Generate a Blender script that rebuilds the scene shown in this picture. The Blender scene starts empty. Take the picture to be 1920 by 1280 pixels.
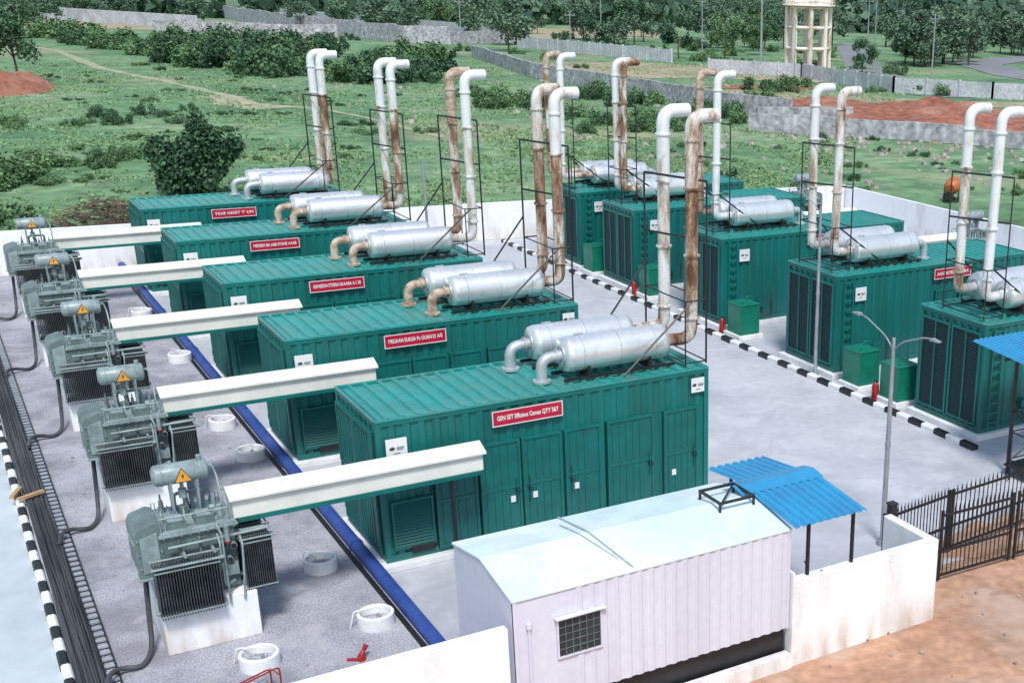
import bpy, math, random
from mathutils import Vector, Matrix, noise
import numpy as np
scene=bpy.context.scene
COL=scene.collection
rnd=random.Random(7)
# ------------------------------------------------------------------ materials
def M(name,c1,c2=None,scale=3.,rough=.6,metal=0.,bump=0.,bscale=None,lo=.35,hi=.65,stretch=(1,1,1),fine=.06,fscale=None,c3=None,mid=None,spec=.5,zdirt=None,stain=None,stain2=None):
    m=bpy.data.materials.new(name);m.use_nodes=True
    nt=m.node_tree;N=nt.nodes;L=nt.links
    b=N["Principled BSDF"]
    b.inputs['Roughness'].default_value=rough;b.inputs['Metallic'].default_value=metal
    b.inputs['Specular IOR Level'].default_value=spec
    if c2 is None:c2=tuple(v*.8 for v in c1)
    g=N.new('ShaderNodeNewGeometry');mp=N.new('ShaderNodeMapping');mp.inputs['Scale'].default_value=stretch
    L.new(g.outputs['Position'],mp.inputs['Vector'])
    n=N.new('ShaderNodeTexNoise');n.inputs['Scale'].default_value=scale;n.inputs['Detail'].default_value=8;n.inputs['Roughness'].default_value=.62
    L.new(mp.outputs[0],n.inputs['Vector'])
    r=N.new('ShaderNodeValToRGB');r.color_ramp.elements[0].position=lo;r.color_ramp.elements[1].position=hi
    r.color_ramp.elements[0].color=(*c1,1);r.color_ramp.elements[1].color=(*c2,1)
    if c3:
        e=r.color_ramp.elements.new(mid or (lo+hi)/2);e.color=(*c3,1)
    L.new(n.outputs['Fac'],r.inputs['Fac'])
    n2=N.new('ShaderNodeTexNoise');n2.inputs['Scale'].default_value=fscale or scale*11;n2.inputs['Detail'].default_value=4
    L.new(g.outputs['Position'],n2.inputs['Vector'])
    mr=N.new('ShaderNodeMapRange');mr.inputs['From Min'].default_value=.3;mr.inputs['From Max'].default_value=.7
    mr.inputs['To Min'].default_value=1-fine*1.6;mr.inputs['To Max'].default_value=1+fine
    L.new(n2.outputs['Fac'],mr.inputs['Value'])
    mx=N.new('ShaderNodeVectorMath');mx.operation='SCALE'
    L.new(r.outputs['Color'],mx.inputs[0]);L.new(mr.outputs[0],mx.inputs['Scale'])
    out=mx.outputs[0]
    if zdirt:  # splash-back dirt that fades out with height above the ground
        col,z1,amt=zdirt
        sx=N.new('ShaderNodeSeparateXYZ');L.new(g.outputs['Position'],sx.inputs[0])
        zr=N.new('ShaderNodeMapRange');zr.inputs['From Min'].default_value=0;zr.inputs['From Max'].default_value=z1;zr.inputs['To Min'].default_value=1;zr.inputs['To Max'].default_value=0
        L.new(sx.outputs['Z'],zr.inputs['Value'])
        mp2=N.new('ShaderNodeMapping');mp2.inputs['Scale'].default_value=(1,1,.25);L.new(g.outputs['Position'],mp2.inputs['Vector'])
        n4=N.new('ShaderNodeTexNoise');n4.inputs['Scale'].default_value=3.2;n4.inputs['Detail'].default_value=6;L.new(mp2.outputs[0],n4.inputs['Vector'])
        a=N.new('ShaderNodeMath');a.operation='MULTIPLY_ADD';L.new(n4.outputs['Fac'],a.inputs[0]);a.inputs[1].default_value=2.2;a.inputs[2].default_value=-.85
        q=N.new('ShaderNodeMath');q.operation='MULTIPLY';q.use_clamp=True;L.new(a.outputs[0],q.inputs[0]);L.new(zr.outputs[0],q.inputs[1])
        q2=N.new('ShaderNodeMath');q2.operation='MULTIPLY';q2.use_clamp=True;L.new(q.outputs[0],q2.inputs[0]);q2.inputs[1].default_value=amt
        mi=N.new('ShaderNodeMix');mi.data_type='RGBA';L.new(q2.outputs[0],mi.inputs[0]);L.new(out,mi.inputs[6]);mi.inputs[7].default_value=(*col,1);out=mi.outputs[2]
    for st in (stain,stain2):
        if not st: continue
        col,sc,amt=st[:3];e0=st[3] if len(st)>3 else .5
        n5=N.new('ShaderNodeTexNoise');n5.inputs['Scale'].default_value=sc;n5.inputs['Detail'].default_value=9;n5.inputs['Roughness'].default_value=.55;n5.inputs['Distortion'].default_value=.6
        L.new(g.outputs['Position'],n5.inputs['Vector'])
        rr=N.new('ShaderNodeMapRange');rr.inputs['From Min'].default_value=e0;rr.inputs['From Max'].default_value=e0+.12;rr.inputs['To Max'].default_value=amt;L.new(n5.outputs['Fac'],rr.inputs['Value'])
        mi=N.new('ShaderNodeMix');mi.data_type='RGBA';L.new(rr.outputs[0],mi.inputs[0]);L.new(out,mi.inputs[6]);mi.inputs[7].default_value=(*col,1);out=mi.outputs[2]
    L.new(out,b.inputs['Base Color'])
    if bump:
        bp=N.new('ShaderNodeBump');bp.inputs['Strength'].default_value=bump;bp.inputs['Distance'].default_value=.03
        n3=N.new('ShaderNodeTexNoise');n3.inputs['Scale'].default_value=bscale or scale*6;n3.inputs['Detail'].default_value=5
        L.new(g.outputs['Position'],n3.inputs['Vector'])
        L.new(n3.outputs['Fac'],bp.inputs['Height']);L.new(bp.outputs[0],b.inputs['Normal'])
    return m
def MLEAF(name,dark,light):
    m=bpy.data.materials.new(name);m.use_nodes=True
    nt=m.node_tree;N=nt.nodes;L=nt.links;b=N["Principled BSDF"];b.inputs['Roughness'].default_value=.65
    b.inputs['Specular IOR Level'].default_value=.25
    g=N.new('ShaderNodeNewGeometry');oi=N.new('ShaderNodeObjectInfo')
    n=N.new('ShaderNodeTexNoise');n.inputs['Scale'].default_value=.7;n.inputs['Detail'].default_value=3
    L.new(g.outputs['Position'],n.inputs['Vector'])
    a=N.new('ShaderNodeMath');a.operation='ADD';L.new(g.outputs['Random Per Island'],a.inputs[0]);L.new(n.outputs['Fac'],a.inputs[1])
    a2=N.new('ShaderNodeMath');a2.operation='MULTIPLY_ADD';L.new(oi.outputs['Random'],a2.inputs[0]);a2.inputs[1].default_value=.6;L.new(a.outputs[0],a2.inputs[2])
    r=N.new('ShaderNodeValToRGB');r.color_ramp.elements[0].position=.35;r.color_ramp.elements[1].position=.9
    r.color_ramp.elements[0].color=(*dark,1);r.color_ramp.elements[1].color=(*light,1)
    h=N.new('ShaderNodeMath');h.operation='MULTIPLY';h.inputs[1].default_value=.55;L.new(a2.outputs[0],h.inputs[0])
    L.new(h.outputs[0],r.inputs['Fac']);L.new(r.outputs['Color'],b.inputs['Base Color'])
    return m
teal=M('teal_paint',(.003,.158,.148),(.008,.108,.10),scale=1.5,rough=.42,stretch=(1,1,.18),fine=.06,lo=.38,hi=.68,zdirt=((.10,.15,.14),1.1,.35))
tealroof=M('teal_roof_lit',(.014,.31,.28),(.035,.245,.225),scale=1.1,rough=.33,fine=.09,fscale=5,lo=.35,hi=.66,stain=((.10,.26,.24),.9,.45))  # container teal lightened, light falling on the roof put into the colour
tealdoor=M('teal_door_paint',(.003,.142,.133),(.005,.108,.10),scale=2,rough=.42,fine=.06,zdirt=((.10,.15,.14),1.0,.35))
darkgr=M('dark_grille',(.005,.028,.034),(.008,.042,.045),scale=5,rough=.55)
tankgreen=M('tank_green_paint',(.006,.20,.13),(.005,.15,.10),scale=2,rough=.4)
black=M('black_paint',(.010,.011,.013),(.022,.022,.025),scale=4,rough=.45)
rubber=M('black_rubber',(.028,.030,.036),(.085,.088,.10),scale=2.5,rough=.7,stretch=(1,.12,1))
white=M('white_paint',(.82,.84,.86),(.64,.65,.67),scale=1.3,rough=.65,fine=.03,lo=.42,hi=.78,zdirt=((.42,.38,.34),.25,.5))
whitewall=M('whitewashed_wall',(.85,.87,.90),(.58,.575,.57),scale=1.1,rough=.8,fine=.03,lo=.48,hi=.8,stretch=(1,1,.3),bump=.12,bscale=9,zdirt=((.45,.30,.21),.7,1.2))
shedwall=M('shed_sheet_paint',(.68,.68,.80),(.60,.60,.71),scale=.8,rough=.45,fine=.03,stretch=(1,1,.15),zdirt=((.36,.35,.38),1.5,.5))
shedroof=M('shed_roof_paint',(.60,.78,.81),(.76,.84,.87),scale=.5,rough=.4,fine=.03,lo=.38,hi=.62,stain=((.50,.58,.60),1.1,.35))
cream=M('cream_duct_paint',(.75,.76,.70),(.60,.61,.56),scale=1.1,rough=.45,fine=.02,lo=.42,hi=.74)
galv=M('aluminium_cladding',(.86,.88,.91),(.72,.75,.78),scale=1.6,rough=.36,metal=.62,fine=.03,bump=.035,bscale=2.0,stain=((.50,.50,.50),2.2,.3,.56))
galvdull=M('dull_galvanised',(.56,.61,.66),(.40,.43,.46),scale=3,rough=.45,metal=.4,fine=.08)
stackw=M('painted_stack_white',(.74,.78,.81),(.36,.24,.16),scale=2.6,rough=.5,metal=.1,fine=.05,lo=.52,hi=.72,stretch=(1,1,.35),c3=(.64,.64,.63),mid=.60)
rusty=M('rusty_stack',(.68,.67,.64),(.11,.045,.022),scale=3.0,rough=.75,fine=.28,lo=.38,hi=.62,stretch=(1.2,1.2,.35),c3=(.36,.23,.155),mid=.49)
rustyhalf=M('rust_streaked_stack',(.70,.72,.73),(.20,.09,.045),scale=3.0,rough=.65,fine=.15,lo=.44,hi=.66,stretch=(1.2,1.2,.3),c3=(.53,.46,.39),mid=.54)
rustinlet=M('beige_inlet_pipe',(.55,.47,.39),(.26,.15,.09),scale=5,rough=.6,fine=.15,lo=.4,hi=.65)
red=M('red_sign_paint',(.52,.012,.045),(.40,.01,.035),scale=3,rough=.4,fine=.02)
redp=M('red_enamel',(.36,.015,.018),(.24,.012,.012),scale=3,rough=.35)
orange=M('faded_orange_paint',(.55,.16,.04),(.36,.12,.04),scale=3,rough=.5)
signwhite=M('sign_white',(.76,.77,.79),(.68,.68,.70),scale=3,rough=.5,fine=.02)
textgrey=M('print_dark_green',(.03,.06,.055),(.05,.08,.07),scale=3,rough=.5)
yellow=M('warning_yellow',(.66,.30,.03),(.52,.23,.02),scale=3,rough=.5)
tgrey=M('transformer_grey',(.16,.22,.22),(.09,.125,.125),scale=3.2,rough=.42,fine=.12,stretch=(1,1,.4),lo=.38,hi=.68)
tlight=M('transformer_light_grey',(.29,.37,.385),(.17,.22,.225),scale=4,rough=.38,fine=.1,lo=.4,hi=.68)
tdark=M('radiator_fin_grey',(.030,.036,.041),(.07,.08,.085),scale=4,rough=.45)
bluep=M('blue_pipe_paint',(.02,.06,.28),(.05,.10,.34),scale=1.5,rough=.55,fine=.14,lo=.4,hi=.7)
bluesheet=M('blue_roof_sheet',(.03,.30,.55),(.04,.23,.46),scale=1.5,rough=.4,fine=.04)
concrete=M('yard_concrete',(.52,.54,.585),(.40,.415,.46),scale=.22,rough=.8,fine=.05,fscale=4,bump=.06,bscale=9,lo=.32,hi=.68,c3=(.47,.485,.53),stain=((.33,.35,.40),.32,.5),stain2=((.58,.60,.64),.8,.5,.54))
gravel=M('grey_gravel',(.46,.46,.515),(.27,.27,.31),scale=.9,rough=.95,fine=.32,fscale=34,bump=.4,bscale=45,lo=.32,hi=.68,c3=(.38,.38,.43),stain=((.20,.195,.22),.55,.6),stain2=((.50,.48,.50),1.4,.4,.55))
pale=M('pale_side_road',(.53,.59,.63),(.42,.48,.52),scale=.3,rough=.85,fine=.03,fscale=4,stain=((.36,.42,.45),.5,.5))
asphalt=M('asphalt',(.24,.25,.27),(.19,.195,.21),scale=.2,rough=.9,fine=.1,fscale=2)
dirt=M('orange_dirt',(.56,.335,.23),(.34,.18,.11),scale=.45,rough=.95,fine=.16,fscale=4,bump=.9,bscale=3.5,lo=.30,hi=.70,c3=(.47,.27,.175),stain=((.52,.42,.35),.4,.55),stain2=((.28,.155,.10),1.2,.5,.54))
redsoil=M('red_soil',(.36,.135,.085),(.25,.085,.05),scale=.25,rough=.95,fine=.3,fscale=1.4,bump=.5,bscale=2,stain=((.40,.26,.18),.2,.4))
palesoil=M('sandy_soil',(.46,.36,.26),(.24,.26,.14),scale=.12,rough=.95,fine=.2,fscale=1.)
pathsoil=M('path_soil',(.48,.42,.31),(.22,.29,.15),scale=.5,rough=.95,fine=.15,fscale=2.,lo=.35,hi=.65)
grass=M('grass_ground',(.060,.155,.068),(.27,.35,.20),scale=.07,rough=.95,fine=.26,fscale=.8,bump=.5,bscale=1.3,lo=.33,hi=.72,c3=(.14,.27,.13),mid=.5,stain=((.38,.33,.22),.045,.6,.55),stain2=((.045,.12,.055),.22,.55,.53))
stone=M('grey_block_wall',(.50,.51,.55),(.29,.30,.33),scale=.8,rough=.9,fine=.3,fscale=2.2)
sheetfence=M('weathered_sheet_fence',(.58,.61,.66),(.40,.42,.46),scale=.35,rough=.6,fine=.15,fscale=3)
towerp=M('weathered_tower_paint',(.78,.75,.68),(.34,.20,.12),scale=.7,rough=.85,fine=.1,lo=.48,hi=.70,stretch=(1,1,.4))
bark=M('bark',(.10,.075,.055),(.05,.04,.03),scale=4,rough=.9)
brushm=M('dry_brushwood',(.20,.145,.11),(.09,.065,.05),scale=4,rough=.9)
wood=M('raw_timber',(.50,.34,.18),(.38,.24,.12),scale=4,rough=.8)
glassd=M('dark_window',(.02,.025,.035),(.04,.045,.055),scale=2,rough=.2)
lampm=M('lamp_steel',(.40,.43,.48),(.28,.30,.33),scale=3,rough=.45,metal=.3)
rockm=M('rubble_rock',(.46,.42,.39),(.26,.21,.18),scale=1.5,rough=.9,fine=.2)
leafA=MLEAF('leaves_dark',(.012,.042,.026),(.08,.165,.08))
leafB=MLEAF('leaves_mid',(.03,.085,.04),(.16,.28,.12))
leafC=MLEAF('leaves_far_hazed',(.03,.072,.052),(.14,.225,.14))  # distance haze painted in as a paler leaf colour
grassb=MLEAF('grass_blades',(.065,.16,.07),(.22,.33,.16))
# ------------------------------------------------------------------ mesh builder
class MB:
    def __init__(s): s.v=[];s.f=[];s.m=[];s.s=[]
    def add(s,vs,fs,mi=0,sm=False):
        o=len(s.v);s.v+=[tuple(v) for v in vs]
        for f in fs:
            s.f.append(tuple(i+o for i in f));s.m.append(mi);s.s.append(sm)
    def box(s,x0,x1,y0,y1,z0,z1,mi=0):
        s.add([(x0,y0,z0),(x1,y0,z0),(x1,y1,z0),(x0,y1,z0),(x0,y0,z1),(x1,y0,z1),(x1,y1,z1),(x0,y1,z1)],
              [(3,2,1,0),(4,5,6,7),(0,1,5,4),(1,2,6,5),(2,3,7,6),(3,0,4,7)],mi)
    def prism(s,prof,axis,a,b,mi=0):
        n=len(prof)
        if axis=='x': vs=[(a,p,q) for p,q in prof]+[(b,p,q) for p,q in prof]
        elif axis=='y': vs=[(p,a,q) for p,q in prof]+[(p,b,q) for p,q in prof]
        else: vs=[(p,q,a) for p,q in prof]+[(p,q,b) for p,q in prof]
        fs=[(i,(i+1)%n,n+(i+1)%n,n+i) for i in range(n)]+[tuple(range(n))[::-1],tuple(range(n,2*n))]
        s.add(vs,fs,mi)
    def tube(s,path,r,n=14,mi=0,caps=True):
        P=[Vector(p) for p in path];rs=r if isinstance(r,(list,tuple)) else [r]*len(P)
        T=[]
        for i in range(len(P)):
            t=(P[min(i+1,len(P)-1)]-P[max(i-1,0)]);T.append(t.normalized())
        a=Vector((0,0,1)) if abs(T[0].z)<.9 else Vector((1,0,0))
        u=T[0].cross(a).normalized();vs=[]
        for i,p in enumerate(P):
            u=(u-T[i]*u.dot(T[i])).normalized();w=T[i].cross(u)
            for k in range(n):
                an=2*math.pi*k/n;vs.append(p+(u*math.cos(an)+w*math.sin(an))*rs[i])
        fs=[]
        for i in range(len(P)-1):
            for k in range(n):
                fs.append((i*n+k,i*n+(k+1)%n,(i+1)*n+(k+1)%n,(i+1)*n+k))
        s.add(vs,fs,mi,True)
        if caps:
            s.add(vs[:n],[tuple(range(n))[::-1]],mi);s.add(vs[-n:],[tuple(range(n))],mi)
    def bar(s,p0,p1,w,mi=0):
        s.tube([p0,p1],w*.62,4,mi)
        for i in range(len(s.s)-4-2,len(s.s)): s.s[i]=False
    def corr(s,o,u,ln,v,n,per=.28,dep=.036,mi=0,pf=((0,0),(.4,0),(.52,1),(.88,1))):
        o=Vector(o);u=Vector(u);v=Vector(v);n=Vector(n);pts=[];t=0
        while t<ln-1e-4:
            for a,d in pf:
                tt=t+a*per
                if tt<ln: pts.append((tt,d*dep))
            t+=per
        pts.append((ln,0))
        vs=[o+u*a+n*d for a,d in pts]+[o+u*a+n*d+v for a,d in pts];k=len(pts)
        s.add(vs,[(i,i+1,k+i+1,k+i) for i in range(k-1)],mi)
    def build(s,name,mats):
        me=bpy.data.meshes.new(name);me.from_pydata(s.v,[],s.f)
        for m in (mats if isinstance(mats,(list,tuple)) else [mats]): me.materials.append(m)
        me.polygons.foreach_set('material_index',s.m);me.polygons.foreach_set('use_smooth',s.s);me.update()
        return me
def fillet(pts,r,k=6):
    P=[Vector(p) for p in pts];out=[P[0]]
    for i in range(1,len(P)-1):
        a=(P[i-1]-P[i]);b=(P[i+1]-P[i]);rr=min(r,a.length*.49,b.length*.49)
        A=P[i]+a.normalized()*rr;B=P[i]+b.normalized()*rr
        for j in range(k+1):
            t=j/k;out.append(A*(1-t)**2+P[i]*2*t*(1-t)+B*t*t)
    out.append(P[-1]);return out
def thing(name,label,cat,loc=(0,0,0),rz=0,group=None,mesh=None):
    o=bpy.data.objects.new(name,mesh);COL.objects.link(o);o.location=loc;o.rotation_euler[2]=rz
    o["label"]=label;o["category"]=cat
    if group:o["group"]=group
    return o
def part(name,mesh,par,loc=(0,0,0),label=None,bev=0,rot=None):
    o=bpy.data.objects.new(name,mesh);COL.objects.link(o);o.parent=par;o.location=loc
    if rot:o.rotation_euler=rot
    if label:o["label"]=label
    if bev: bevel(o,bev)
    return o
def bevel(o,w):
    m=o.modifiers.new('b','BEVEL');m.width=w;m.segments=2;m.limit_method='ANGLE'
def structure(name,mesh,loc=(0,0,0)):
    o=bpy.data.objects.new(name,mesh);COL.objects.link(o);o.location=loc;o["kind"]="structure";return o
CACHE={}
def cached(key,fn):
    if key not in CACHE:CACHE[key]=fn()
    return CACHE[key]
def textmesh(s,size,mat,width=None):
    cu=bpy.data.curves.new('t','FONT');cu.body=s;cu.size=size;cu.align_x='CENTER';cu.align_y='CENTER';cu.extrude=.002;cu.offset=.003
    o=bpy.data.objects.new('t',cu);COL.objects.link(o)
    bpy.context.view_layer.update()
    me=bpy.data.meshes.new_from_object(o.evaluated_get(bpy.context.evaluated_depsgraph_get()))
    bpy.data.objects.remove(o)
    if width:
        xs=[v.co.x for v in me.vertices];w=max(xs)-min(xs);c=(max(xs)+min(xs))/2
        for v in me.vertices: v.co.x=(v.co.x-c)*width/w
    me.materials.clear();me.materials.append(mat);return me
def sheet(name,poly,z,mat):
    me=bpy.data.meshes.new(name);me.from_pydata([(x,y,z) for x,y in poly],[],[tuple(range(len(poly)))]);me.materials.append(mat)
    return structure(name,me)
# ------------------------------------------------------------------ layout constants
L=7.25;W=2.53;H=2.9;S=6.46;Z0=.15
RX=15.19;RY=[-.336,5.9,12.21,18.35,22.94];RL=7.75
# ------------------------------------------------------------------ ground
sheet('terrain',[(-3000,-300),(4000,-300),(4000,5000),(-3000,5000)],-.03,grass)
sheet('dirt_ground',[(-30,-45),(60,-45),(60,-20),(48,-8),(34,-5.0),(8.4,-5.0),(8,-6),(-30,-6)],-.012,dirt)
sheet('yard_concrete',[(-5.6,-6.9),(8.0,-6.9),(8.3,-5.5),(32,-5.5),(32,27.9),(14.6,30.2),(-5.6,31.9)],0,concrete)
sheet('side_road',[(-16,-16),(-5.6,-16),(-5.6,31.9),(-16,32.4)],-.004,pale)
sheet('gravel_strip',[(-5.45,-6.85),(-.05,-6.85),(-.05,31.3),(-5.45,31.7)],.004,gravel)
def strip(name,pts,w,mat,z=-.005,jit=.35):
    r=random.Random(len(name)*7+3);P=[Vector((x,y,0)) for x,y in pts]
    Q=[]
    for i in range(len(P)-1):
        for k in range(6):Q.append(P[i].lerp(P[i+1],k/6))
    Q.append(P[-1]);vs=[]
    for i,p in enumerate(Q):
        t=(Q[min(i+1,len(Q)-1)]-Q[max(i-1,0)]).normalized();n=Vector((-t.y,t.x,0))
        ww=w*.5
        vs.append(p+n*ww*(1+r.uniform(-jit,jit)));vs.append(p-n*ww*(1+r.uniform(-jit,jit)))
    me=bpy.data.meshes.new(name);me.from_pydata([(v.x,v.y,z) for v in vs],[],[(2*i,2*i+1,2*i+3,2*i+2) for i in range(len(Q)-1)])
    me.materials.append(mat);return structure(name,me)
def blob(name,poly,mat,z,rough=.22):
    r=random.Random(len(poly)*31+int(abs(poly[0][0])));out=[];n=len(poly)
    for i in range(n):
        a=Vector(poly[i]);b=Vector(poly[(i+1)%n]);d=(b-a).length
        for k in range(9):
            p=a.lerp(b,k/9);out.append((p.x+r.uniform(-1,1)*d*rough*.22,p.y+r.uniform(-1,1)*d*rough*.22))
    return sheet(name,out,z,mat)
PATH=[(8,215),(13,184),(14,145),(17,127),(19,110),(19.5,98),(24,91),(25,83),(26,68),(25.5,55),(26,44)]
strip('dirt_path',PATH[:7],1.1,pathsoil,jit=.6)
strip('dirt_path',PATH[6:9],.55,pathsoil,jit=.7)
strip('dirt_path',[(18.8,108),(18.3,103),(18.6,97),(20,93)],3.2,pathsoil,-.001,.5)
blob('dirt_wash',[(7.9,-5.2),(10,-4.4),(12.5,-4.2),(14.5,-4.9),(13,-5.6),(8.2,-5.8)],dirt,.004,.5)
def mound(name,x0,x1,y0,y1,h,mat,inside,step=1.2,base=.0):
    nx=int((x1-x0)/step);ny=int((y1-y0)/step);vs=[]
    for j in range(ny+1):
        for i in range(nx+1):
            x=x0+i*step;y=y0+j*step;k=inside(x,y);q=noise.noise(Vector((x*.16,y*.16,3)))+.5*noise.noise(Vector((x*.45,y*.45,9)))+.25*noise.noise(Vector((x*1.1,y*1.1,1)))
            vs.append((x,y,-.3+k*(base+.3+h*max(0,.5+q))))
    me=bpy.data.meshes.new(name);me.from_pydata(vs,[],[(j*(nx+1)+i,j*(nx+1)+i+1,(j+1)*(nx+1)+i+1,(j+1)*(nx+1)+i) for j in range(ny) for i in range(nx)]);me.materials.append(mat)
    for p in me.polygons:p.use_smooth=True
    return structure(name,me)
def sd_poly(poly,soft):
    P=[Vector(p) for p in poly];n=len(P)
    def f(x,y):
        p=Vector((x,y));c=False;dm=1e9
        for i in range(n):
            a,b=P[i],P[(i+1)%n]
            if (a.y>y)!=(b.y>y) and x<(b.x-a.x)*(y-a.y)/(b.y-a.y)+a.x:c=not c
            t=max(0,min(1,(p-a).dot(b-a)/(b-a).length_squared));dm=min(dm,(a.lerp(b,t)-p).length)
        return min(1,dm/soft) if c else 0
    return f
mound('red_soil_hill',55,100,42,90,.9,redsoil,sd_poly([(60,83),(66,84),(79,75),(88,64),(92,48),(72,43),(60,56),(58,66)],3),base=.3)
mound('rough_hill',60,112,44,72,.5,palesoil,sd_poly([(84,70),(96,68),(108,60),(108,50),(95,47),(88,58)],3))
mound('red_earth_bank',-8,9,108,126,2.2,redsoil,sd_poly([(-7,110),(1,109),(6,114),(7,122),(2,125),(-7,124)],3),step=.9,base=.3)
blob('sandy_soil',[(68,150),(84,150),(104,125),(100,108),(88,108),(78,118),(70,118),(64,140)],palesoil,.005)
blob('sandy_soil',[(30,200),(60,215),(66,240),(50,280),(34,240)],palesoil,.005)
blob('sandy_soil',[(60,100),(72,100),(86,82),(100,74),(96,66),(74,84)],palesoil,.015)
blob('sandy_soil',[(100,220),(140,230),(150,260),(120,290),(100,250)],palesoil,.005)
blob('sandy_soil',[(10,290),(40,250),(50,270),(30,330)],palesoil,.005)
blob('sandy_soil',[(70,104),(78,108),(84,100),(77,96)],redsoil,.02)
strip('road',[(170,205),(155,188),(128,150),(112,128),(100,106),(96,96),(92,84)],5.5,asphalt,.03,.02)
strip('road',[(230,170),(165,150),(143,137),(128,112),(122,92),(124,70)],8,asphalt,.035,.02)
def kerb(name,x,y0,y1,w,h,seg):
    m=MB();y=y0;i=0;r=random.Random(3)
    while y<y1:
        yy=min(y+seg*r.uniform(.92,1.08),y1);hh=h*r.uniform(.94,1.04);dx=r.uniform(-.008,.008);m.prism([(x-w/2+dx,0),(x+w/2+dx,0),(x+w/2+dx,hh*.75),(x+w/2-.03+dx,hh),(x-w/2+.03+dx,hh),(x-w/2+dx,hh*.75)],'y',y+.004,yy-.004,i%2);y=yy;i+=1
    structure(name,m.build(name,[black,white]))
kerb('kerb',-5.58,-6.8,31,.15,.12,.5)
kerb('kerb',14.6,-.9,29.5,.2,.14,.52)
m=MB()
m.box(-.46,-.36,-6.8,31,.0,.022,0);structure('drain_channel',m.build('drain_channel',[black]))
# ------------------------------------------------------------------ walls of the compound
def wall(name,pts,h,t,mat,label,cat='wall',base=0,group=None,pil=None,ragged=0):
    m=MB();rr=random.Random(len(pts)*11+int(h*10))
    for i in range(len(pts)-1):
        A=Vector((*pts[i],0));B=Vector((*pts[i+1],0));D=(B-A);ln=D.length;D.normalize();n=Vector((-D.y,D.x,0))*t/2
        k=max(1,int(ln/(4 if ragged else 1e6)))
        for s in range(k):
            a=A+D*(ln*s/k);b=A+D*(ln*(s+1)/k);hh=h+rr.uniform(-ragged,ragged)*h
            if s==0 and i:a=a-D*(t*.3)
            vs=[]
            for z in (base,base+hh):
                for q in (a-n,b-n,b+n,a+n): vs.append((q.x,q.y,z+(0.002*i)))
            m.add(vs,[(3,2,1,0),(4,5,6,7),(0,1,5,4),(1,2,6,5),(2,3,7,6),(3,0,4,7)],0)
        if pil:
            k=int(ln/pil)
            for j in range(k+1):
                c=A+D*(ln*j/max(k,1));w=t*.9
                m.box(c.x-w,c.x+w,c.y-w,c.y+w,base,base+h+.12,0)
    o=thing(name,label,cat,mesh=m.build(name,[mat]),group=group)
    return o
wall('boundary_wall',[(-12,32.5),(-4,31.8),(14.6,30.3),(32.2,27.9)],1.62,.16,whitewall,'long low whitewashed boundary wall along the grass field',group='boundary walls')
wall('boundary_wall',[(32.2,27.7),(31.9,14),(31.6,-6)],1.62,.16,whitewall,'low whitewashed boundary wall beside the field',group='boundary walls')
bw=wall('boundary_wall',[(-7,-6.95),(-.36,-6.95)],2.1,.16,whitewall,'whitewashed wall joining the white cabin over gravel',group='boundary walls');bevel(bw,.02)
m=MB();m.box(4.62,7.78,-7.12,-6.94,-.05,1.6);m.box(7.6,7.78,-6.94,-5.75,-.05,1.597)
m.box(4.58,4.62,-7.13,-6.9,-.05,1.75)
bw=thing('boundary_wall','stained white gate wall on orange dirt beside cabin','wall',mesh=m.build('gatewall',[whitewall]),group='boundary walls');bevel(bw,.02)
m=MB();m.box(-.3,4.56,-7.16,-6.98,-.05,.25);m.box(-.2,4.56,-6.9,-6.8,-.05,.72,1)  # black box paints the shadow gap under the cabin
bw=thing('foundation_wall','low white plinth wall and black shade strip below the raised cabin','wall',mesh=m.build('fw',[whitewall,black]))
# ------------------------------------------------------------------ containers
def container_body(Lc):
    m=MB();t=.11;e=.045
    for x in (0,Lc-t):
        for y in (0,W-t): m.box(x,x+t,y,y+t,0,H-.02)
    for y in (0,W-t):
        m.box(t,Lc-t,y+.002,y+t-.002,0,.14);m.box(t,Lc-t,y+.002,y+t-.002,H-.12,H-.02)
    for x in (0,Lc-t):
        m.box(x+.002,x+t-.002,t,W-t,0,.14);m.box(x+.002,x+t-.002,t,W-t,H-.12,H-.02)
    hh=H-.26
    m.corr((t,e,.14),(1,0,0),Lc-2*t,(0,0,hh),(0,-1,0),.29,.034)
    m.corr((Lc-t,W-e,.14),(-1,0,0),Lc-2*t,(0,0,hh),(0,1,0),.29,.034)
    m.corr((e,W-t,.14),(0,-1,0),W-2*t,(0,0,hh),(-1,0,0),.29,.034)
    m.corr((Lc-e,t,.14),(0,1,0),W-2*t,(0,0,hh),(1,0,0),.29,.034)
    return m.build('body',[teal])
def container_roof(Lc):
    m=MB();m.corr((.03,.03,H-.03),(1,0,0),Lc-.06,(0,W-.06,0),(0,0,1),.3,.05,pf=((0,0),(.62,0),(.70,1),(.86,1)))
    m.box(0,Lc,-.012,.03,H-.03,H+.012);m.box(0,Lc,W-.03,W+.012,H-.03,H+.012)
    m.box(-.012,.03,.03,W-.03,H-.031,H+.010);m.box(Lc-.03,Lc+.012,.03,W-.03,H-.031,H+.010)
    return m.build('roof',[tealroof])
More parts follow.
